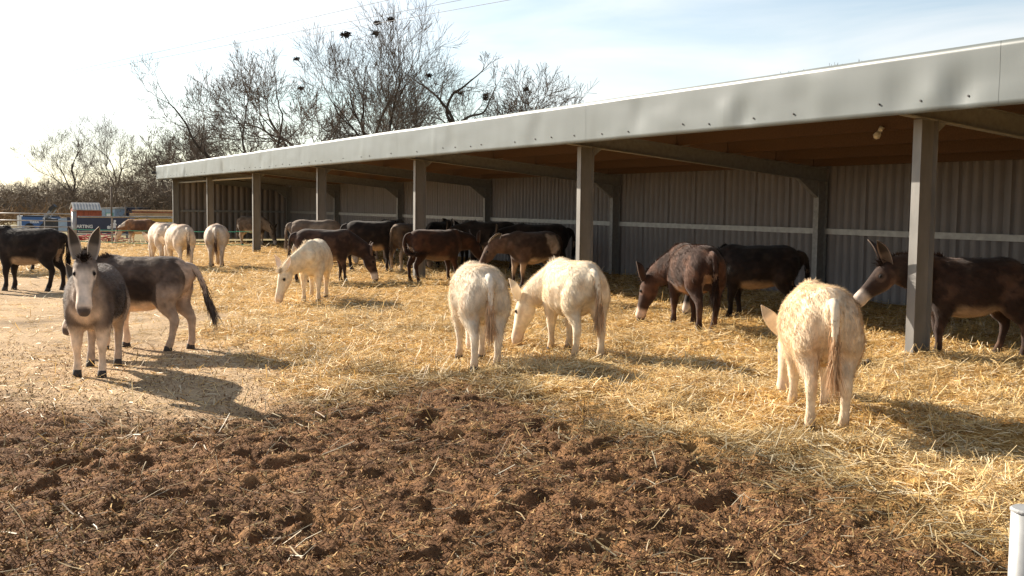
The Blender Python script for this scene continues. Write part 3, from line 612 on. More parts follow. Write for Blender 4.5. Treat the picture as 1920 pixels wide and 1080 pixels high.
brk = MB(); brk.prism([(.128, HP - .006), (.128, HP - .17), (.30, HP - .035)], 1, -.006, .006); brk_me = brk.mesh('bracket'); brk_me.materials.append(M['galv_dull'])
raf = MB(); x0, x1 = -.62, DEPTH + .12
for dz, hh, wd in ((.007, .014, .115), (.243, .014, .115), (.125, .220, .010)):
    za0, za1 = rb(x0) + dz, rb(x1) + dz
    raf.add([(x0, -wd / 2, za0 - hh / 2), (x0, wd / 2, za0 - hh / 2), (x0, wd / 2, za0 + hh / 2), (x0, -wd / 2, za0 + hh / 2), (x1, -wd / 2, za1 - hh / 2), (x1, wd / 2, za1 - hh / 2), (x1, wd / 2, za1 + hh / 2), (x1, -wd / 2, za1 + hh / 2)], [(0, 3, 2, 1), (4, 5, 6, 7), (0, 1, 5, 4), (1, 2, 6, 5), (2, 3, 7, 6), (3, 0, 4, 7)])
raf.prism([(DEPTH - .60, rb(DEPTH - .60) - .002), (DEPTH - .115, rb(DEPTH) - .30), (DEPTH - .115, rb(DEPTH - .115) - .002)], 1, -.05, .05)
raf_me = raf.mesh('rafter'); raf_me.materials.append(M['galv_dull'])
for n in range(-2, 7):
    y = n * BAY + (0.05 if n == -2 else 0)
    pst = link('post', post_me, None, shed, (0, y, 0)); link('bracket', brk_me, None, pst, (0, 0, 0))
    link('back_post', bpost_me, None, shed, (DEPTH, y, 0)); link('rafter', raf_me, None, shed, (0, y, 0))
# purlins: deep timbers along the shed, one length per bay
PUR = (-.30, .75, 1.85, 2.95, 4.05, 4.95)
for p in PUR:
    h_ = .215
    for n in range(-2, 6):
        m = MB().box((0, 0, 0), (.063, BAY - .012, h_)); o = m.build('purlin', M['timber'], shed, (p, (n + .5) * BAY, rb(p) + .252 + h_ / 2 + .003))
        c = MB().box((0, 0, 0), (.09, .14, .16)); c.build('purlin_cleat', M['galv_dull'], o, (.08, BAY / 2 - .10, -.03))
# roof sheets (sinusoidal) per bay
def wavy(w, pitch, depth, box=True):
    pts = []
    if box:
        cnt = max(1, int(round(w / pitch))); pitch = w / cnt
        for q in range(cnt): pts += [(q * pitch + dx * pitch, dz) for dx, dz in ((0, 0), (.62, 0), (.70, depth), (.92, depth))]
        pts.append((w, 0))
    else:
        n = int(w / pitch * 8); pts = [(w * i / n, depth / 2 * math.sin(2 * math.pi * (w * i / n) / pitch)) for i in range(n + 1)]
    out = [pts[0]]
    for p in pts[1:]:
        if abs(p[0] - out[-1][0]) > 1e-4: out.append(p)
    return out
prof = wavy(BAY - .004, .15, .035, False); V = []; F = []
rz0 = lambda p: rb(p) + .252 + .215 + .03
for i, (y, d) in enumerate(prof):
    for p in (-.66, DEPTH + .25): V.append((p, y, rz0(p) + d))
for i in range(len(prof) - 1): F.append((2 * i, 2 * i + 1, 2 * i + 3, 2 * i + 2))
roof_me = np_mesh('roof_sheet', np.array(V), np.array(F), smooth=True); roof_me.materials.append(M['roofs'])
for n in range(-2, 6): link('roof_sheet', roof_me, None, shed, (0, n * BAY, 0))
# wall sheets
def wall_sheet(width, z0, z1, pitch=.20, depth=.05, tops=None):
    pr = wavy(width, pitch, depth); V = []; F = []
    for x, d in pr: V += [(d, x, z0), (d, x, (z1 if tops is None else tops(x)))]
    for i in range(len(pr) - 1): F.append((2 * i, 2 * i + 2, 2 * i + 3, 2 * i + 1))
    return np_mesh('wall_sheet', np.array(V), np.array(F))
SHW = 1.0; nsh = int(BAY // SHW)
sw_w = BAY / 7; ws_me = wall_sheet(sw_w + .0, .03, HB + .40, pitch=sw_w / 5); ws_me.materials.append(M['sheet'])
for n in range(-2, 6):
    for k in range(7): link('wall_sheet', ws_me, None, shed, (DEPTH + .118, n * BAY + k * sw_w, 0))
rail_me = MB().box((0, 0, 0), (.05, BAY - .17, .105)).box((-.03, 0, .046), (.014, BAY - .17, .012)).mesh('wall_rail'); rail_me.materials.append(M['galv'])
rail2_me = MB().box((0, 0, 0), (.05, BAY - .17, .10)).mesh('upper_rail'); rail2_me.materials.append(M['galv_dull'])
for n in range(-2, 6):
    link('wall_rail', rail_me, None, shed, (DEPTH + .075, (n + .5) * BAY, 1.30))
# end walls
for (ye, sg) in ((A1, 1), (A0, -1)):
    for k in range(5):
        w = (DEPTH + .32) / 5; base = -.06 + k * w
        me = wall_sheet(w, .03, 0, pitch=w / 4, depth=.05, tops=lambda x, b=base: rb(b + x) + .495)
        me.materials.append(M['sheet_bounce']); o = link('wall_sheet', me, None, shed); o.matrix_local = Matrix.Translation((base, ye + sg * .10, 0)) @ Matrix(((0, 1, 0, 0), (sg, 0, 0, 0), (0, 0, 1, 0), (0, 0, 0, 1)))
    for z in (1.30,): MB().box((0, 0, 0), (DEPTH - .40, .05, .09)).build('end_rail', M['galv_dull'], shed, (DEPTH / 2, ye + sg * .055, z))
    fl = MB(); fy0, fy1 = (ye - .06, ye + .19) if sg > 0 else (ye - .19, ye + .06)  # flashing added over the roof-end gap to keep sun from leaking in
    for zz_ in (0,): fl.add([(a_, b_, rz0(a_) + c_) for a_ in (-.66, DEPTH + .30) for b_ in (fy0, fy1) for c_ in (.022, .05)], [(0, 1, 3, 2), (4, 6, 7, 5), (0, 4, 5, 1), (2, 3, 7, 6), (0, 2, 6, 4), (1, 5, 7, 3)])
    fl.build('light_seal_flashing', M['fascia'], shed); MB().add([(a_, fy1 - .02 if sg > 0 else fy0 + .02, rz0(a_) + c_) for a_ in (-.66, DEPTH + .30) for c_ in (-.16, .02)], [(0, 2, 3, 1)]).build('barge_board', M['fascia'], shed)
# gutter pole behind the fascia and eaves tie in the far bay
m = MB().tube([(-.40, A0 + .2, 2.80), (-.40, 0.2, 2.80)], .028, 8); m.build('eaves_pipe', M['lumber'], shed, smooth=True)
MB().tube([(.10, 4.05 * BAY, HP - .12), (.10, 5.98 * BAY, HP - .12)], .035, 8).build('eaves_tie', M['galv'], shed, smooth=True)
# fascia: bent steel sheets with dents, lapped end to end
rngf = np.random.default_rng(5)
FZ0, FZ1, FP = 2.675, 3.275, -.70
ys = [A0 - .4, -9.9, -5.2, -1.4, 2.55, 5.9, 9.6, 13.6, 17.7, 22.0, 26.4, 31.0, 35.6, 38.9, A1 + .75]
for i in range(len(ys) - 1):
    a, b = ys[i] - .05, ys[i + 1]; nu, nvv = max(8, int((b - a) / .09)), 12
    U, W = np.meshgrid(np.linspace(a, b, nu), np.linspace(0, 1, nvv)); u_, w_ = U.ravel(), W.ravel()
    off = (fbm2(u_ * .9, w_ * 1.2, 3, 31) - .5) * .020 + (fbm2(u_ * 3.2, w_ * .7, 2, 37) - .5) * .014 * (1 - w_)
    for q in range(3):
        uc, wc, amp = rngf.uniform(a + .7, b - .7), rngf.uniform(0, .6), rngf.uniform(.006, .022)
        off += amp * np.exp(-((u_ - uc) / rngf.uniform(.08, .35)) ** 2 - ((w_ - wc) / .45) ** 2) * rngf.choice([-1, 1])
    for uc in (2.2, -1.0, 36.2): off += -.030 * np.exp(-((u_ - uc) / .16) ** 2 - ((w_ - .25) / .35) ** 2) + .022 * np.exp(-((u_ - uc - .3) / .2) ** 2 - ((w_ - .3) / .4) ** 2)
    X = FP - off - .0015 * (i % 2); Z = FZ0 + w_ * (FZ1 - FZ0) + (fbm2(u_ * .5, u_ * 0, 2, 3) - .5) * .012
    V1 = np.stack([X, u_, Z], 1); idx = np.arange(nu * nvv).reshape(nvv, nu)
    F1 = np.stack([idx[:-1, :-1], idx[:-1, 1:], idx[1:, 1:], idx[1:, :-1]], -1).reshape(-1, 4)
    # folded lips below and above, with a real return
    bot = V1[idx[0]] + np.array([.045, 0, .004]); top = V1[idx[-1]] + np.array([.13, 0, -.02]); nb_ = len(V1); V2 = np.vstack([V1, bot, top]); ib = np.arange(nu) + nb_; it = ib + nu
    F2 = np.stack([ib[:-1], ib[1:], idx[0][1:], idx[0][:-1]], -1); F3 = np.stack([idx[-1][:-1], idx[-1][1:], it[1:], it[:-1]], -1)
    fp = link('fascia_panel', np_mesh('fascia_panel', V2, np.concatenate([F1, F2, F3]), smooth=True), M['fascia'], shed)
    sc_me = bpy.data.meshes.get('screw')
    if sc_me is None: sc_me = MB().tube([(-.012, 0, 0), (.01, 0, 0)], .011, 7).mesh('screw'); sc_me.materials.append(M['screw'])
    t = a + .35
    while t < b - .1:
        j = int(np.argmin(np.abs(np.linspace(a, b, nu) - t))); xk = V1[idx[2]][j][0]
        link('screw', sc_me, None, fp, (xk - .002, t, FZ0 + .115 + rngf.uniform(-.02, .02))); t += rngf.choice([.55, .7, 1.1, 1.3])
# end returns of the fascia
MB().box((0, 0, 0), (.56, .02, .60)).build('fascia_return', M['fascia'], shed, (FP + .30, A1 + .76, (FZ0 + FZ1) / 2))
lampo = empty('security_light', shed.matrix_world @ Vector((FP - .05, A1 + .95, 3.0))); tag(lampo, 'small dark security light on the far end of the fascia', 'light')
MB().box((0, 0, 0), (.16, .26, .12)).box((0, -.10, .0), (.05, .14, .05)).build('lamp_housing', M['dark'], lampo); MB().box((-.09, 0, -.02), (.012, .2, .08)).build('lamp_glass', M['glass'], lampo)
bl = empty('bulkhead_lamp', shed.matrix_world @ Vector((1.85 - .05, 2.35, rb(1.85) + .30))); tag(bl, 'unlit white bulb in a holder hanging under a shed purlin', 'lamp')
MB().tube([(0, 0, .0), (-.03, 0, -.06)], [.035, .03], 10).build('holder', M['white'], bl, smooth=True)
MB().tube([(-.03, 0, -.06), (-.05, .0, -.09), (-.075, .0, -.13), (-.09, 0, -.155)], [.024, .045, .05, .02], 12).build('bulb', M['bulb'], bl, smooth=True)

# ------------------------------------------------------------------ bare trees
class Tree:
    def __init__(s, seed): s.rng = random.Random(seed); s.seg = []
    def branch(s, p, d, r, Ln, lv, mx, up=.08, jit=.16, spread=1.0):
        rng = s.rng; n = 5 if lv == 0 else (4 if lv < 3 else (3 if lv < mx else 2)); st = Ln / n
        for i in range(n):
            d = (d + Vector((rng.gauss(0, jit), rng.gauss(0, jit), rng.gauss(0, jit) + up))).normalized(); q = p + d * st; r2 = r * (1 - .34 / n * 1.0)
            s.seg.append((p, q, r, r2, lv)); p = q; r = r2
            if lv < mx and i >= (2 if lv == 0 else 1) and rng.random() < (.70 if lv < 2 else .74):
                s.child(p, d, r * rng.uniform(.36, .54), Ln * rng.uniform(.5, .8), lv + 1, mx, rng.uniform(32, 62) * spread, up, jit)
        if lv < mx:
            for k in range(2): s.child(p, d, r * (.80 if k == 0 else .62), Ln * rng.uniform(.62, .85), lv + 1, mx, rng.uniform(10, 34) * spread, up, jit)
    def child(s, p, d, r, Ln, lv, mx, ang, up, jit):
        a = d.orthogonal().normalized(); a.rotate(Matrix.Rotation(s.rng.uniform(0, 6.283), 3, d)); nd = d.copy(); nd.rotate(Matrix.Rotation(R(ang), 3, a)); s.branch(p, nd, max(r, .008), Ln, lv, mx, up, jit * (1.0 if lv < 3 else .62))
    def limb(s, pts, r0, r1, lv, every, mx, Ln, spread=1.0, up=.08):
        pts = catmull([tuple(p) for p in pts], 5); n = len(pts)
        for i in range(n - 1):
            ra, rb_ = r0 + (r1 - r0) * i / (n - 1), r0 + (r1 - r0) * (i + 1) / (n - 1); p, q = Vector(pts[i]), Vector(pts[i + 1]); s.seg.append((p, q, ra, rb_, 0))
            if i > 2 and i % every == 0:
                s.child(q, (q - p).normalized(), rb_ * .5, Ln * s.rng.uniform(.6, 1.1), lv + 1, mx, s.rng.uniform(35, 65) * spread, up, .16)
        s.child(q, (q - p).normalized(), rb_, Ln, lv + 1, mx, 12, up, .16)
    def mesh(s, name, lo, hi, sides, mat_, minr=.0):
        S = [g for g in s.seg if lo <= g[4] <= hi]
        p = np.array([g[0] for g in S], float); q = np.array([g[1] for g in S], float); ra = np.maximum(np.array([g[2] for g in S]), minr); rb_ = np.maximum(np.array([g[3] for g in S]), minr)
        d = q - p; ln = np.linalg.norm(d, axis=1); d /= ln[:, None]; q = q + d * (ra * .4)[:, None]; ref = np.where(np.abs(d[:, 2:3]) > .9, np.array([[1., 0, 0]]), np.array([[0, 0, 1.]])); a = np.cross(d, ref); a /= np.linalg.norm(a, axis=1)[:, None]; b = np.cross(d, a)
        th = np.linspace(0, 2 * np.pi, sides, endpoint=False); ring = a[:, None] * np.cos(th)[None, :, None] + b[:, None] * np.sin(th)[None, :, None]
        V = np.concatenate([p[:, None] + ring * ra[:, None, None], q[:, None] + ring * rb_[:, None, None]], 1).reshape(-1, 3)
        i = np.arange(sides); j = (i + 1) % sides; f = np.stack([i, j, sides + j, sides + i], 1); F = (np.arange(len(S)) * 2 * sides)[:, None, None] + f[None]
        me = np_mesh(name, V, F.reshape(-1, 4), smooth=sides > 4); me.materials.append(mat_); return me
def make_tree(tr, cut=2, minr=.0108): return tr.mesh('trunk', 0, cut, 6, M['bark']), tr.mesh('crown', cut + 1, 9, 3, M['twig'], minr)
TREE_PTS = []
def place_tree(meshes, x, y, rz, sc, label, name='bare_tree', group='bare trees behind the shed', z=-.1):
    o = empty(name, (x, y, z), R(rz)); zz = np.empty(len(meshes[1].vertices) * 3, np.float32); meshes[1].vertices.foreach_get('co', zz); top_ = float(zz[2::3].max())
    if isinstance(sc, tuple): sc = (sc[1] * sc[0] / top_, sc[1] * sc[0] / top_, sc[0] / top_)
    else: sc = sc / top_
    o.scale = (sc, sc, sc) if not isinstance(sc, tuple) else sc; tag(o, label, 'tree', group)
    link('trunk', meshes[0], None, o); link('crown', meshes[1], None, o)
    me = meshes[1]; a = np.empty(len(me.vertices) * 3, np.float32); me.vertices.foreach_get('co', a); a = a.reshape(-1, 3)[::6][::3]; sc3 = np.array(o.scale); c, q = math.cos(R(rz)), math.sin(R(rz)); a = a * sc3
    TREE_PTS.append(np.stack([x + a[:, 0] * c - a[:, 1] * q, y + a[:, 0] * q + a[:, 1] * c, z + a[:, 2]], 1)); return o
UPV = Vector((0, 0, 1))
t = Tree(21); t.branch(Vector((0, 0, 0)), Vector((-.05, 0, 1)), .27, 4.9, 0, 6, .07, .12, .95); TALL_A = make_tree(t)
t = Tree(34); t.branch(Vector((0, 0, 0)), Vector((.04, 0, 1)), .27, 4.9, 0, 6, .09, .12, .90); TALL_B = make_tree(t)
t = Tree(55); t.branch(Vector((0, 0, 0)), Vector((0, 0, 1)), .25, 3.5, 0, 6, .05, .15, 1.1); ROUND = make_tree(t)
t = Tree(56); t.branch(Vector((0, 0, 0)), Vector((0, 0, 1)), .26, 3.3, 0, 6, .03, .18, 1.15); ROUND_B = make_tree(t)
t = Tree(71)                                                     # low arching tree with two uprights
t.limb([(2.6, 0, 0), (2.5, 0, 2.2), (2.0, .2, 3.6), (.6, .1, 3.75), (-1.0, 0, 4.2), (-2.5, .2, 5.6), (-3.6, 0, 6.9), (-4.2, 0, 8.2)], .28, .07, 1, 3, 6, 2.0)
t.limb([(2.3, 0, 3.2), (2.3, .1, 5.0), (2.7, 0, 6.9), (3.0, 0, 8.6)], .17, .06, 1, 3, 6, 2.0); t.limb([(.3, .1, 3.8), (.4, 0, 5.4), (.0, 0, 7.0), (.2, 0, 8.6)], .13, .05, 1, 3, 6, 1.9); t.limb([(-1.4, 0, 4.4), (-2.8, .1, 4.6), (-4.6, 0, 4.1), (-5.6, 0, 4.6)], .12, .05, 1, 3, 6, 1.5); ARCH = make_tree(t)
t = Tree(90)                                                     # gnarled old tree, few thick limbs
t.limb([(.6, 0, 0), (.5, 0, 3.0), (.2, 0, 5.5), (-.5, 0, 8.2), (-1.5, 0, 9.6)], .25, .09, 2, 6, 6, 1.3); t.limb([(-.4, 0, 7.6), (-.9, .1, 8.6), (-.5, 0, 9.8), (.2, 0, 10.3), (.9, 0, 10.9)], .13, .06, 2, 5, 6, 1.0); t.limb([(-.3, 0, 7.6), (.7, 0, 8.3), (1.7, 0, 8.6), (2.2, 0, 9.6)], .11, .05, 2, 5, 6, .9); t.limb([(.3, 0, 5.0), (1.4, 0, 6.2), (2.6, 0, 6.7)], .12, .05, 2, 5, 6, 1.2); GNARL = make_tree(t)
def tx(px, Y): return (px - 960) / 2050 * Y
place_tree(TALL_A, tx(700, 72), 72, 0, 15.0, 'tall bare tree with a leaning trunk and the largest nests, left of the tallest pair')
place_tree(TALL_B, tx(742, 70), 70, 40, 15.0, 'tall upright bare tree with two high nests, right of the tallest pair')
place_tree(ROUND, tx(598, 78), 78, 70, (13.2, .95), 'bushy bare tree just left of the tallest pair')
place_tree(ARCH, tx(455, 62), 62, 0, 10.9, 'bare tree with a low trunk arching to the left over the shed roof')
place_tree(GNARL, tx(858, 68), 68, 0, 11.2, 'gnarled bare tree with a few thick crooked limbs')
place_tree(ROUND_B, tx(905, 74), 74, 10, 11.6, 'round crowned bare tree behind the gnarled one')
place_tree(ROUND, tx(975, 78), 78, 150, 10.2, 'small round crowned bare tree at the right end of the tree line')
place_tree(ROUND_B, tx(815, 82), 82, 200, 11.6, 'round bare tree filling the gap right of the tallest pair')
place_tree(TALL_B, tx(138, 92), 92, 120, (9.2, 1.25), 'broad bare tree left of the shed, the leftmost large crown')
place_tree(TALL_A, tx(218, 98), 98, 200, (10.0, 1.0), 'slim bare tree left of the shed, right of the broad one')
place_tree(ROUND, tx(292, 86), 86, 20, 7.6, 'small brushy bare tree against the left end of the shed')
place_tree(ROUND_B, tx(352, 90), 90, 90, 9.2, 'bare tree rising behind the shed corner')
place_tree(ROUND, tx(25, 150), 150, 0, 5.2, 'low far bare tree at the left edge of the photo')
place_tree(ROUND_B, tx(72, 130), 130, 50, 5.0, 'low far bare tree in the hedge line')
place_tree(ROUND_B, 22.5, 66, 140, 11.0, 'bare tree with only its tips above the shed roof at right')
# nests
ALLP = np.vstack(TREE_PTS)
def nest(px, py, Y, r, label, seed):
    rng = random.Random(seed); m = MB()
    for k in range(46):
        a = rng.uniform(0, 6.28); e = rng.uniform(-.5, .6); c = Vector((math.cos(a) * math.cos(e), math.sin(a) * math.cos(e), math.sin(e) * 1.0)) * r * rng.uniform(.2, .8)
        d = Vector((rng.gauss(0, 1), rng.gauss(0, 1), rng.gauss(0, .8))).normalized() * r * rng.uniform(.35, .7); m.tube([c - d, c + d], r * .085, 4)
    z = 1.7 + (386 + .0122 * (px - 960) - py) / 2050 * Y
    A = ALLP[np.argmin(np.hypot(ALLP[:, 0] - tx(px - 5, Y), ALLP[:, 2] - (z - .25)) + .06 * np.abs(ALLP[:, 1] - Y))]
    tag(m.build('rook_nest', M['nest'], None, tuple(A + np.array([0, 0, r * .3]))), label, 'nest', 'rook nests in the bare trees')
for i, (px, py, Y, r, lb) in enumerate([(648, 62, 71.5, .42, 'largest dark rook nest, in the left tall tree'), (660, 70, 71.8, .30, 'rook nest touching the largest one, just below right'), (704, 37, 70, .34, 'rook nest high in the tall trees, left of the two topmost'), (731, 41, 70, .32, 'topmost right rook nest in the right tall tree'), (703, 60, 70.5, .36, 'rook nest right below the topmost left one'), (566, 126, 78, .30, 'rook nest in the bushy tree, left of its pair'), (588, 130, 78, .26, 'rook nest in the bushy tree, right of its pair'), (702, 222, 70, .28, 'low rook nest close above the shed roof'), (830, 168, 81, .32, 'rook nest in the round tree right of the tall pair'), (912, 168, 73, .28, 'rook nest in the round crown behind the gnarled tree, upper one'), (911, 179, 73.5, .26, 'rook nest in the round crown behind the gnarled tree, lower one'), (866, 172, 74, .28, 'rook nest between the gnarled limbs and the round crown'), (984, 178, 78, .30, 'rook nest in the small tree at the right end of the line')]): nest(px, py, Y, r * .85, lb, i)
# thicket along the far hedge: one mass of twigs
def thicket():
    rng = np.random.default_rng(8); P = []; Dv = []; Ln = []; C = []
    def bank(x0, y0, x1, y1, n, hmax, th, col):
        t = rng.random(n); x = x0 + (x1 - x0) * t + rng.normal(0, th, n); y = y0 + (y1 - y0) * t + rng.normal(0, th, n); hh = hmax * (.15 + 1.3 * fbm2(t * 16, t * 0 + hmax, 3, 3) * (.6 + .8 * noise2(t * 40, t * 0, 9))); z = hh * rng.random(n) ** .9
        P.append(np.stack([x, y, z], 1)); d = np.stack([rng.normal(0, .8, n), rng.normal(0, .8, n), np.abs(rng.normal(.55, .6, n))], 1); Dv.append(d / np.linalg.norm(d, axis=1)[:, None]); Ln.append(rng.uniform(.35, 1.3, n)); C.append(np.array(col)[None] * rng.uniform(.6, 1.35, (n, 1)))
    bank(-75, 108, -10, 84, 40000, 3.0, 2.2, (.21, .17, .135)); bank(-60, 130, -34, 120, 7000, 4.0, 2.0, (.16, .13, .11)); bank(-27, 80, 4, 84, 24000, 4.0, 2.0, (.15, .115, .08)); bank(-55, 74, -24, 70, 6000, 1.1, 1.2, (.26, .17, .09)); bank(-36, 76, -20, 72, 5000, 2.6, 1.2, (.17, .13, .09))
    P = np.vstack(P); Dv = np.vstack(Dv); Ln = np.concatenate(Ln)[:, None]; C = np.vstack(C); n = len(P); s = rng.normal(0, 1, (n, 3)); s = np.cross(Dv, s); s /= np.linalg.norm(s, axis=1)[:, None]
    w = rng.uniform(.010, .026, (n, 1)); V = np.stack([P - s * w, P + s * w, P + Dv * Ln], 1).reshape(-1, 3)
    tag(link('thicket', np_mesh('thicket', V, np.arange(n * 3).reshape(n, 3), np.repeat(C, 3, 0)), M['thicket']), 'brown leafless thicket and hedge beyond the yard', 'thicket', kind='stuff')
thicket()
# power lines
for (xe, lb) in ((-4.6, 'uppermost of three thin power lines crossing the sky'), (-1.95, 'middle of three thin power lines crossing the sky'), (-.2, 'lowest of three thin power lines crossing the sky')):
    a = Vector((-38.5 + (xe + 4.6) * .12, 80, 9.95)); b = Vector((xe, 42.6, 9.7)); d = b - a; pts = []
    for k in range(-8, 29): f = k / 16; q = a + d * f; q.z = 9.8 - .25 * math.sin(math.pi * ((f + .5) / 2.3)); pts.append(q)
    tag(MB().tube(pts, .011, 5).build('power_line', M['wire']), lb, 'power line', 'power lines overhead')
for k, (px, Y, sc, lb) in enumerate([(8, 118, 3.6, 'low bare bush at the far left edge of the hedge'), (100, 104, 3.6, 'low bare bush below the broad tree'), (176, 88, 3.4, 'bare bush between the broad and the slim tree'), (255, 80, 4.0, 'bare bush just left of the shed end'), (318, 76, 3.6, 'bare bush touching the shed corner'), (410, 80, 7.5, 'bare bush behind the roof under the arching tree')]):
    place_tree((ROUND, ROUND_B)[k % 2], tx(px, Y), Y, 47 * k, (sc, 1.15), lb, 'bare_bush', 'bare bushes in the hedge')

# ------------------------------------------------------------------ gate, fence and the things beyond
def zy(px, py, Y): return 1.7 - (py - (386 + .0122 * (px - 960))) / 2050 * Y
gx, gy = -16.31, 40.72
gp = tag(empty('gate_post', (gx, gy, 0)), 'thick galvanised gate post at the end of the field gate', 'post'); MB().tube([(0, 0, -.1), (0, 0, 1.30)], .085, 12).build('shaft', M['galv'], gp, smooth=True); MB().tube([(0, 0, 1.30), (0, 0, 1.325)], .095, 12).build('cap', M['galv'], gp)
gt = tag(empty('field_gate', (gx - .12, gy + .05, 0), R(176)), 'galvanised tubular field gate behind the dark donkeys', 'gate')
for z in (.22, .40, .56, .72, .94, 1.20): MB().tube([(0, 0, z), (3.9, 0, z)], .021, 8).build('rail', M['galv'], gt, smooth=True)
for x in (.0, 1.04, 2.0, 3.0, 3.9): MB().tube([(x, .0, .2), (x, .0, 1.21)], .019, 8).build('upright', M['galv'], gt, smooth=True)
fn_ = tag(empty('rail_fence', (gx, gy, 0)), 'low grey rail fence between the gate post and the shed corner', 'fence'); fe = sh(A1 - .1, -.25)
d = Vector((fe.x - gx, fe.y - gy, 0))
for z in (1.10, .55): MB().tube([(0.12, .1, z), (d.x, d.y, z - .08)], .03, 8).build('rail', M['galv'], fn_, smooth=True)
for f in (.35, .72): MB().box((d.x * f, d.y * f, .5), (.06, .06, 1.16)).build('fence_post', M['galv_dull'], fn_)
e4 = sh(4 * BAY - .02, -.16)
for z, lb in ((.64, 'upper green electric fence tape strung in front of the shed end'), (.20, 'lower green electric fence tape near the straw')):
    a = Vector((gx, gy - .1, z)); b = Vector((e4.x, e4.y, z + .1)); pts = [a + (b - a) * k / 12 + Vector((0, 0, -.03 * math.sin(math.pi * k / 12))) for k in range(13)]; m = MB()
    for p, q in zip(pts, pts[1:]): m.box((p + q) / 2, ((q - p).length + .002, .004, .022), Matrix.Rotation(math.atan2(b.y - a.y, b.x - a.x), 3, 'Z'))
    tag(m.build('fence_tape', M['green']), lb, 'fence tape', 'green fence tapes')
def text_mesh(body, size):
    cu = bpy.data.curves.new('t', 'FONT'); cu.body = body; cu.size = size; cu.extrude = .002; cu.offset = .006 * size / .2; o = bpy.data.objects.new('t', cu); COL.objects.link(o)
    dg = bpy.context.evaluated_depsgraph_get(); dg.update(); me = bpy.data.meshes.new_from_object(o.evaluated_get(dg)); bpy.data.objects.remove(o); bpy.data.curves.remove(cu); return me
# navy advertising barrier
Y = 50.0; bx0, bx1 = tx(126, Y), tx(240, Y); bw = bx1 - bx0
bn = tag(empty('advertising_barrier', (bx0, Y, 0)), 'navy blue banner barrier with white KARTING lettering behind the gate post', 'banner')
MB().box((bw / 2, 0, .58), (bw, .06, .72)).build('panel', M['navy'], bn); MB().box((bw / 2, .03, .17), (bw, .10, .06)).build('lower_rail', M['galv'], bn)
for x in (.1, bw - .1): MB().box((x, .12, .45), (.08, .10, .95)).build('support', M['galv_dull'], bn)
tm = text_mesh('KARTING', .205); to = link('lettering', tm, M['white'], bn); to.rotation_euler = (R(90), 0, 0); to.location = (tx(138, Y) - bx0, -.036, zy(160, 427, Y))
kx, kz = tx(201, Y) - bx0, zy(205, 428.5, Y); m = MB()
for poly in ([(0, 0), (.06, -.01), (.15, 0), (.16, .10), (.08, .14), (0, .12)], [(.12, .06), (.30, .03), (.46, .04), (.46, .10), (.30, .12), (.16, .15)], [(.22, .13), (.42, .11), (.44, .20), (.36, .31), (.28, .28)], [(.30, .32), (.34, .29), (.40, .31), (.41, .38), (.36, .41), (.30, .38)], [(.16, .17), (.29, .25), (.27, .29), (.14, .20)]):
    m.prism([(kx + x, kz + z) for x, z in poly], 1, -.040, -.034)
m.build('kart_emblem', M['white'], bn)
# red netting heap
m = MB(); rr = random.Random(3)
for k in range(60):
    x = rr.uniform(0, 2.0); z = rr.uniform(.0, .34) * (1 - abs(x - .9) / 1.6); a = Vector((x, rr.uniform(-.3, .3), z)); b = a + Vector((rr.gauss(0, .35), rr.gauss(0, .2), rr.gauss(0, .06))); m.tube([a, b], .022, 4)
tag(m.build('red_netting', M['redmesh'], None, (tx(140, 47), 47, 0)), 'heap of red netting on the ground behind the gate post', 'netting')
# blue trailer, loader arm, pale tank
Y = 55.0; x0 = tx(40, Y)
bt = tag(empty('blue_trailer', (x0, Y, 0)), 'low blue trailer with pale lettering behind the gate', 'trailer'); wv = tx(98, Y) - x0
MB().box((wv / 2, .5, .58), (wv, 1.0, .56)).build('body', M['blue'], bt); MB().box((wv / 2, .5, .90), (wv - .1, .9, .06)).build('cover', M['dark'], bt); MB().box((-.12, .5, .62), (.22, .95, .60)).build('front_board', M['white'], bt)
for x in (.4, wv - .4): MB().tube([(x, -.02, .28), (x, .16, .28)], .27, 14).build('wheel', M['rubber'], bt)
to = link('lettering', text_mesh('TERRA', .16), M['white'], bt); to.rotation_euler = (R(90), 0, 0); to.location = (tx(55, Y) - x0, -.003, .55)
ld = tag(empty('loader_arm', (tx(92, 53.5), 53.5, 0)), 'dark machine with a tilted arm sticking up above the gate', 'machine')
MB().prism([(-.35, .05), (.40, .05), (.30, .80), (-.12, .86)], 1, -.3, .3).build('base', M['dark'], ld); MB().tube([(-.25, 0, .75), (.02, 0, 1.12), (.12, 0, 1.25)], [.10, .09, .07], 8).build('arm', M['galv_dull'], ld)
MB().box((.18, 0, 1.33), (.34, .22, .17), Matrix.Rotation(R(-42), 3, 'Y')).build('head', M['dark'], ld); MB().tube([(.05, -.05, .85), (.38, -.05, 1.25)], .03, 6).build('strut', M['galv'], ld)
tk = tag(empty('pale_tank', (tx(120, 52), 52, 0)), 'pale blue box tank left of the gate post', 'tank'); MB().box((0, .3, .52), (.56, .6, .62)).build('body', M['paleblue'], tk); MB().box((0, .3, .85), (.40, .44, .05)).build('lid', M['galv_dull'], tk)
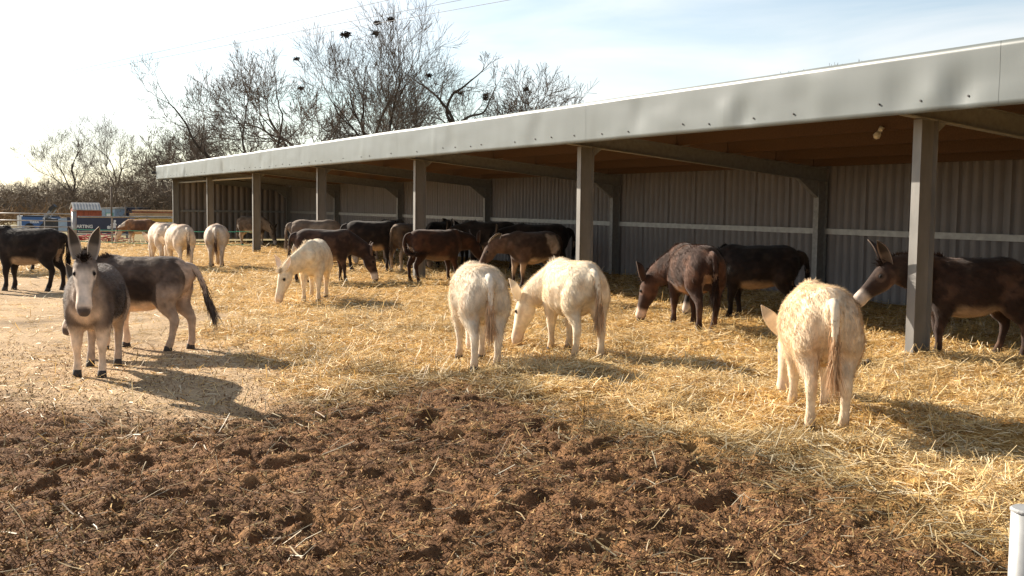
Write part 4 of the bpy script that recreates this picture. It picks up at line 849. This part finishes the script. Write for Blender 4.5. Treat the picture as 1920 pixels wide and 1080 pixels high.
# red hut
Y = 60.0; hx0, hx1 = tx(120, Y), tx(190, Y); w = hx1 - hx0; dpt = 1.3
ht = tag(empty('red_hut', (hx0, Y, 0)), 'small red timber hut with a grey sheet roof beyond the fence', 'hut')
gw = w * .32; ze, zr = zy(155, 393, Y), zy(155, 381, Y)
for k in range(12): MB().box((gw + (w - gw) * (k + .5) / 12, 0, ze / 2), ((w - gw) / 12 - .012, .05 + .008 * (k % 2), ze)).build('board', M['redbrick'], ht)
m = MB(); m.add([(gw, 0, 0), (gw, 0, ze), (gw * .5, .45, zr - .05), (0, .9, ze), (0, .9, 0)], [(0, 1, 2, 3, 4)]); m.build('gable', M['redbrick'], ht)
MB().add([(gw * .85, -.02, ze - .02), (gw * .5, .43, zr - .10), (gw * .12, .88, ze - .02)], [(0, 1, 2)]).build('gable_opening', M['dark'], ht)
m = MB(); m.add([(gw - .12, -.12, ze - .03), (w + .06, -.12, ze - .03), (w - gw * .5 + .05, .45, zr), (gw * .5 - .10, .45, zr), (gw - .12, -.12, ze + .01), (w + .06, -.12, ze + .01), (w - gw * .5 + .05, .45, zr + .04), (gw * .5 - .10, .45, zr + .04)], [(0, 1, 2, 3), (7, 6, 5, 4), (0, 4, 5, 1), (1, 5, 6, 2), (2, 6, 7, 3), (3, 7, 4, 0)]); rf = m.build('roof', M['slate'], ht)
m = MB(); m.add([(gw * .5 - .10, .45, zr), (w - gw * .5 + .05, .45, zr), (w - gw - .0, 1.02, ze), (-.12, 1.02, ze), (gw * .5 - .10, .45, zr + .04), (w - gw * .5 + .05, .45, zr + .04), (w - gw, 1.02, ze + .04), (-.12, 1.02, ze + .04)], [(0, 1, 2, 3), (7, 6, 5, 4), (0, 4, 5, 1), (2, 6, 7, 3), (3, 7, 4, 0), (1, 5, 6, 2)]); m.build('roof', M['slate'], ht)
for k in range(9):
    f = (k + .5) / 9; MB().tube([(gw - .1 + (w - gw + .1) * f, -.125, ze + .018), (gw * .5 - .08 + (w - gw + .1) * f, .44, zr + .05)], .012, 4).build('rib', M['slate'], rf)
# site cabin, dark container, poles
Y = 68.0; cb = tag(empty('site_cabin', (tx(191, Y), Y, 0)), 'small pale cabin with a green window beside the red hut', 'cabin'); w = tx(215, Y) - tx(191, Y)
MB().box((w / 2, 1, .62), (w, 2, 1.20)).build('wall', M['paleblue'], cb); MB().box((w / 2, 1, 1.25), (w + .12, 2.1, .07)).build('roof', M['slate'], cb); MB().box((w * .6, -.01, .80), (.45, .03, .34)).build('window', M['green'], cb); MB().box((w * .6, -.03, .80), (.36, .02, .26)).build('pane', M['white'], cb)
ct = tag(empty('dark_container', (tx(213, 70), 70, 0)), 'dark blue storage container behind the fence', 'container'); w = tx(262, 70) - tx(213, 70); MB().box((w / 2, 1, .66), (w, 2.0, 1.20)).build('body', M['navy'], ct); MB().box((w / 2, 1, 1.29), (w + .04, 2.04, .06)).build('roof', M['dark'], ct)
for k in range(8): MB().box(((k + .5) * w / 8, -.02, .66), (.05, .04, 1.1)).build('rib', M['navy'], ct)
for px, ty, Y, r, lb in ((209, 352, 66, .055, 'dark wooden pole standing beside the site cabin'), (235, 384, 64, .03, 'thin wooden pole in front of the dark container')):
    p_ = tag(empty('wooden_pole', (tx(px, Y), Y, 0)), lb, 'pole'); hh = zy(px, ty, Y); MB().tube([(0, 0, -.2), (0, 0, hh)], [r * 1.15, r], 8).build('shaft', M['pole'], p_, smooth=True); MB().tube([(0, 0, hh), (0, 0, hh + .03)], [r * 1.1, r * .5], 8).build('cap', M['dark'], p_)
# flatbed with stacked timber
Y = 54.0; fx0, fx1 = tx(243, Y), tx(352, Y); w = fx1 - fx0
fb = tag(empty('flatbed_trailer', (fx0, Y, 0)), 'white and yellow flatbed trailer left of the shed', 'trailer')
MB().box((w / 2, .8, .78), (w, 1.6, .13)).build('bed', M['yellow'], fb); MB().box((w * .62, .1, .44), (w * .66, .06, .50)).build('side_panel', M['white'], fb); MB().box((.10, .3, .82), (.26, .5, .14)).build('locker', M['blue'], fb); MB().box((w * .55, .06, .36), (.55, .04, .10)).build('mudguard', M['dark'], fb); MB().box((w / 2, .7, .92), (w, 1.3, .08)).build('bearer', M['galv'], fb)
for x in (w * .28, w * .44): MB().tube([(x, .0, .27), (x, .2, .27)], .26, 14).build('wheel', M['rubber'], fb)
ts = tag(empty('timber_stack', (fx0, Y + .1, .96)), 'stack of long boards and rusty steel lengths on the flatbed trailer', 'timber'); rr = random.Random(9)
for lay in range(4):
    for k in range(4):
        ln = w * rr.uniform(.86, 1.04); m = MB().box((0, 0, 0), (ln, .20, .055), Matrix.Rotation(rr.gauss(0, .012), 3, 'Z')); m.build('plank', M['rust' if (lay == 2 and k < 2) or rr.random() < .12 else 'lumber'], ts, (w / 2 + rr.uniform(-.15, .15), .12 + k * .24, .05 + lay * .078 + rr.uniform(0, .008)))
# parked car far off
def car(x, y, rz, label):
    o = tag(empty('parked_car', (x, y, 0), R(rz)), label, 'car'); prof = [(-2.0, .35), (-2.05, .75), (-1.9, .95), (-1.2, 1.02), (-.75, 1.42), (.55, 1.45), (1.25, 1.0), (1.95, .88), (2.05, .6), (2.0, .35)]
    MB().prism(prof, 1, -.82, .82).build('body', M['dark'], o); MB().prism([(-1.05, 1.03), (-.7, 1.36), (.5, 1.39), (1.05, 1.02)], 1, -.83, .83).build('window', M['glass'], o)
    for a in (-1.25, 1.25):
        for b in (-.78, .78): MB().tube([(a, b - .09, .32), (a, b + .09, .32)], .32, 14).build('wheel', M['rubber'], o)
car(tx(34, 92), 92, 8, 'dark car parked far off behind the gate')
# foreground post cap and dung
fp = tag(empty('steel_gate_post', (1.935, 4.0, 0)), 'pale galvanised round post top in the bottom right corner', 'post')
MB().tube([(0, 0, -.2), (0, 0, .59)], .062, 24).build('shaft', M['galv'], fp, smooth=True); MB().tube([(0, 0, .59), (0, 0, .596), (0, 0, .602)], [.066, .066, .058], 24).build('cap', M['galv'], fp)
rr = random.Random(4); m = MB()
for k in range(26):
    a = rr.uniform(0, 6.28); q = rr.random() ** .6 * .17; c = Vector((math.cos(a) * q * 1.4, math.sin(a) * q, .02 + .06 * (1 - q / .17) * rr.random())); ax = Vector((rr.gauss(0, 1), rr.gauss(0, 1), rr.gauss(0, .4))).normalized() * .03
    m.tube([c - ax, c - ax * .5, c + ax * .5, c + ax], [.008, .026, .026, .008], 7)
tag(m.build('dung_pile', M['dung'], None, (3.62, 11.5, float(ground_z(np.array([3.62]), np.array([11.5]))[0])), smooth=True), 'dark dung pile on the straw left of the nearest post', 'dung')
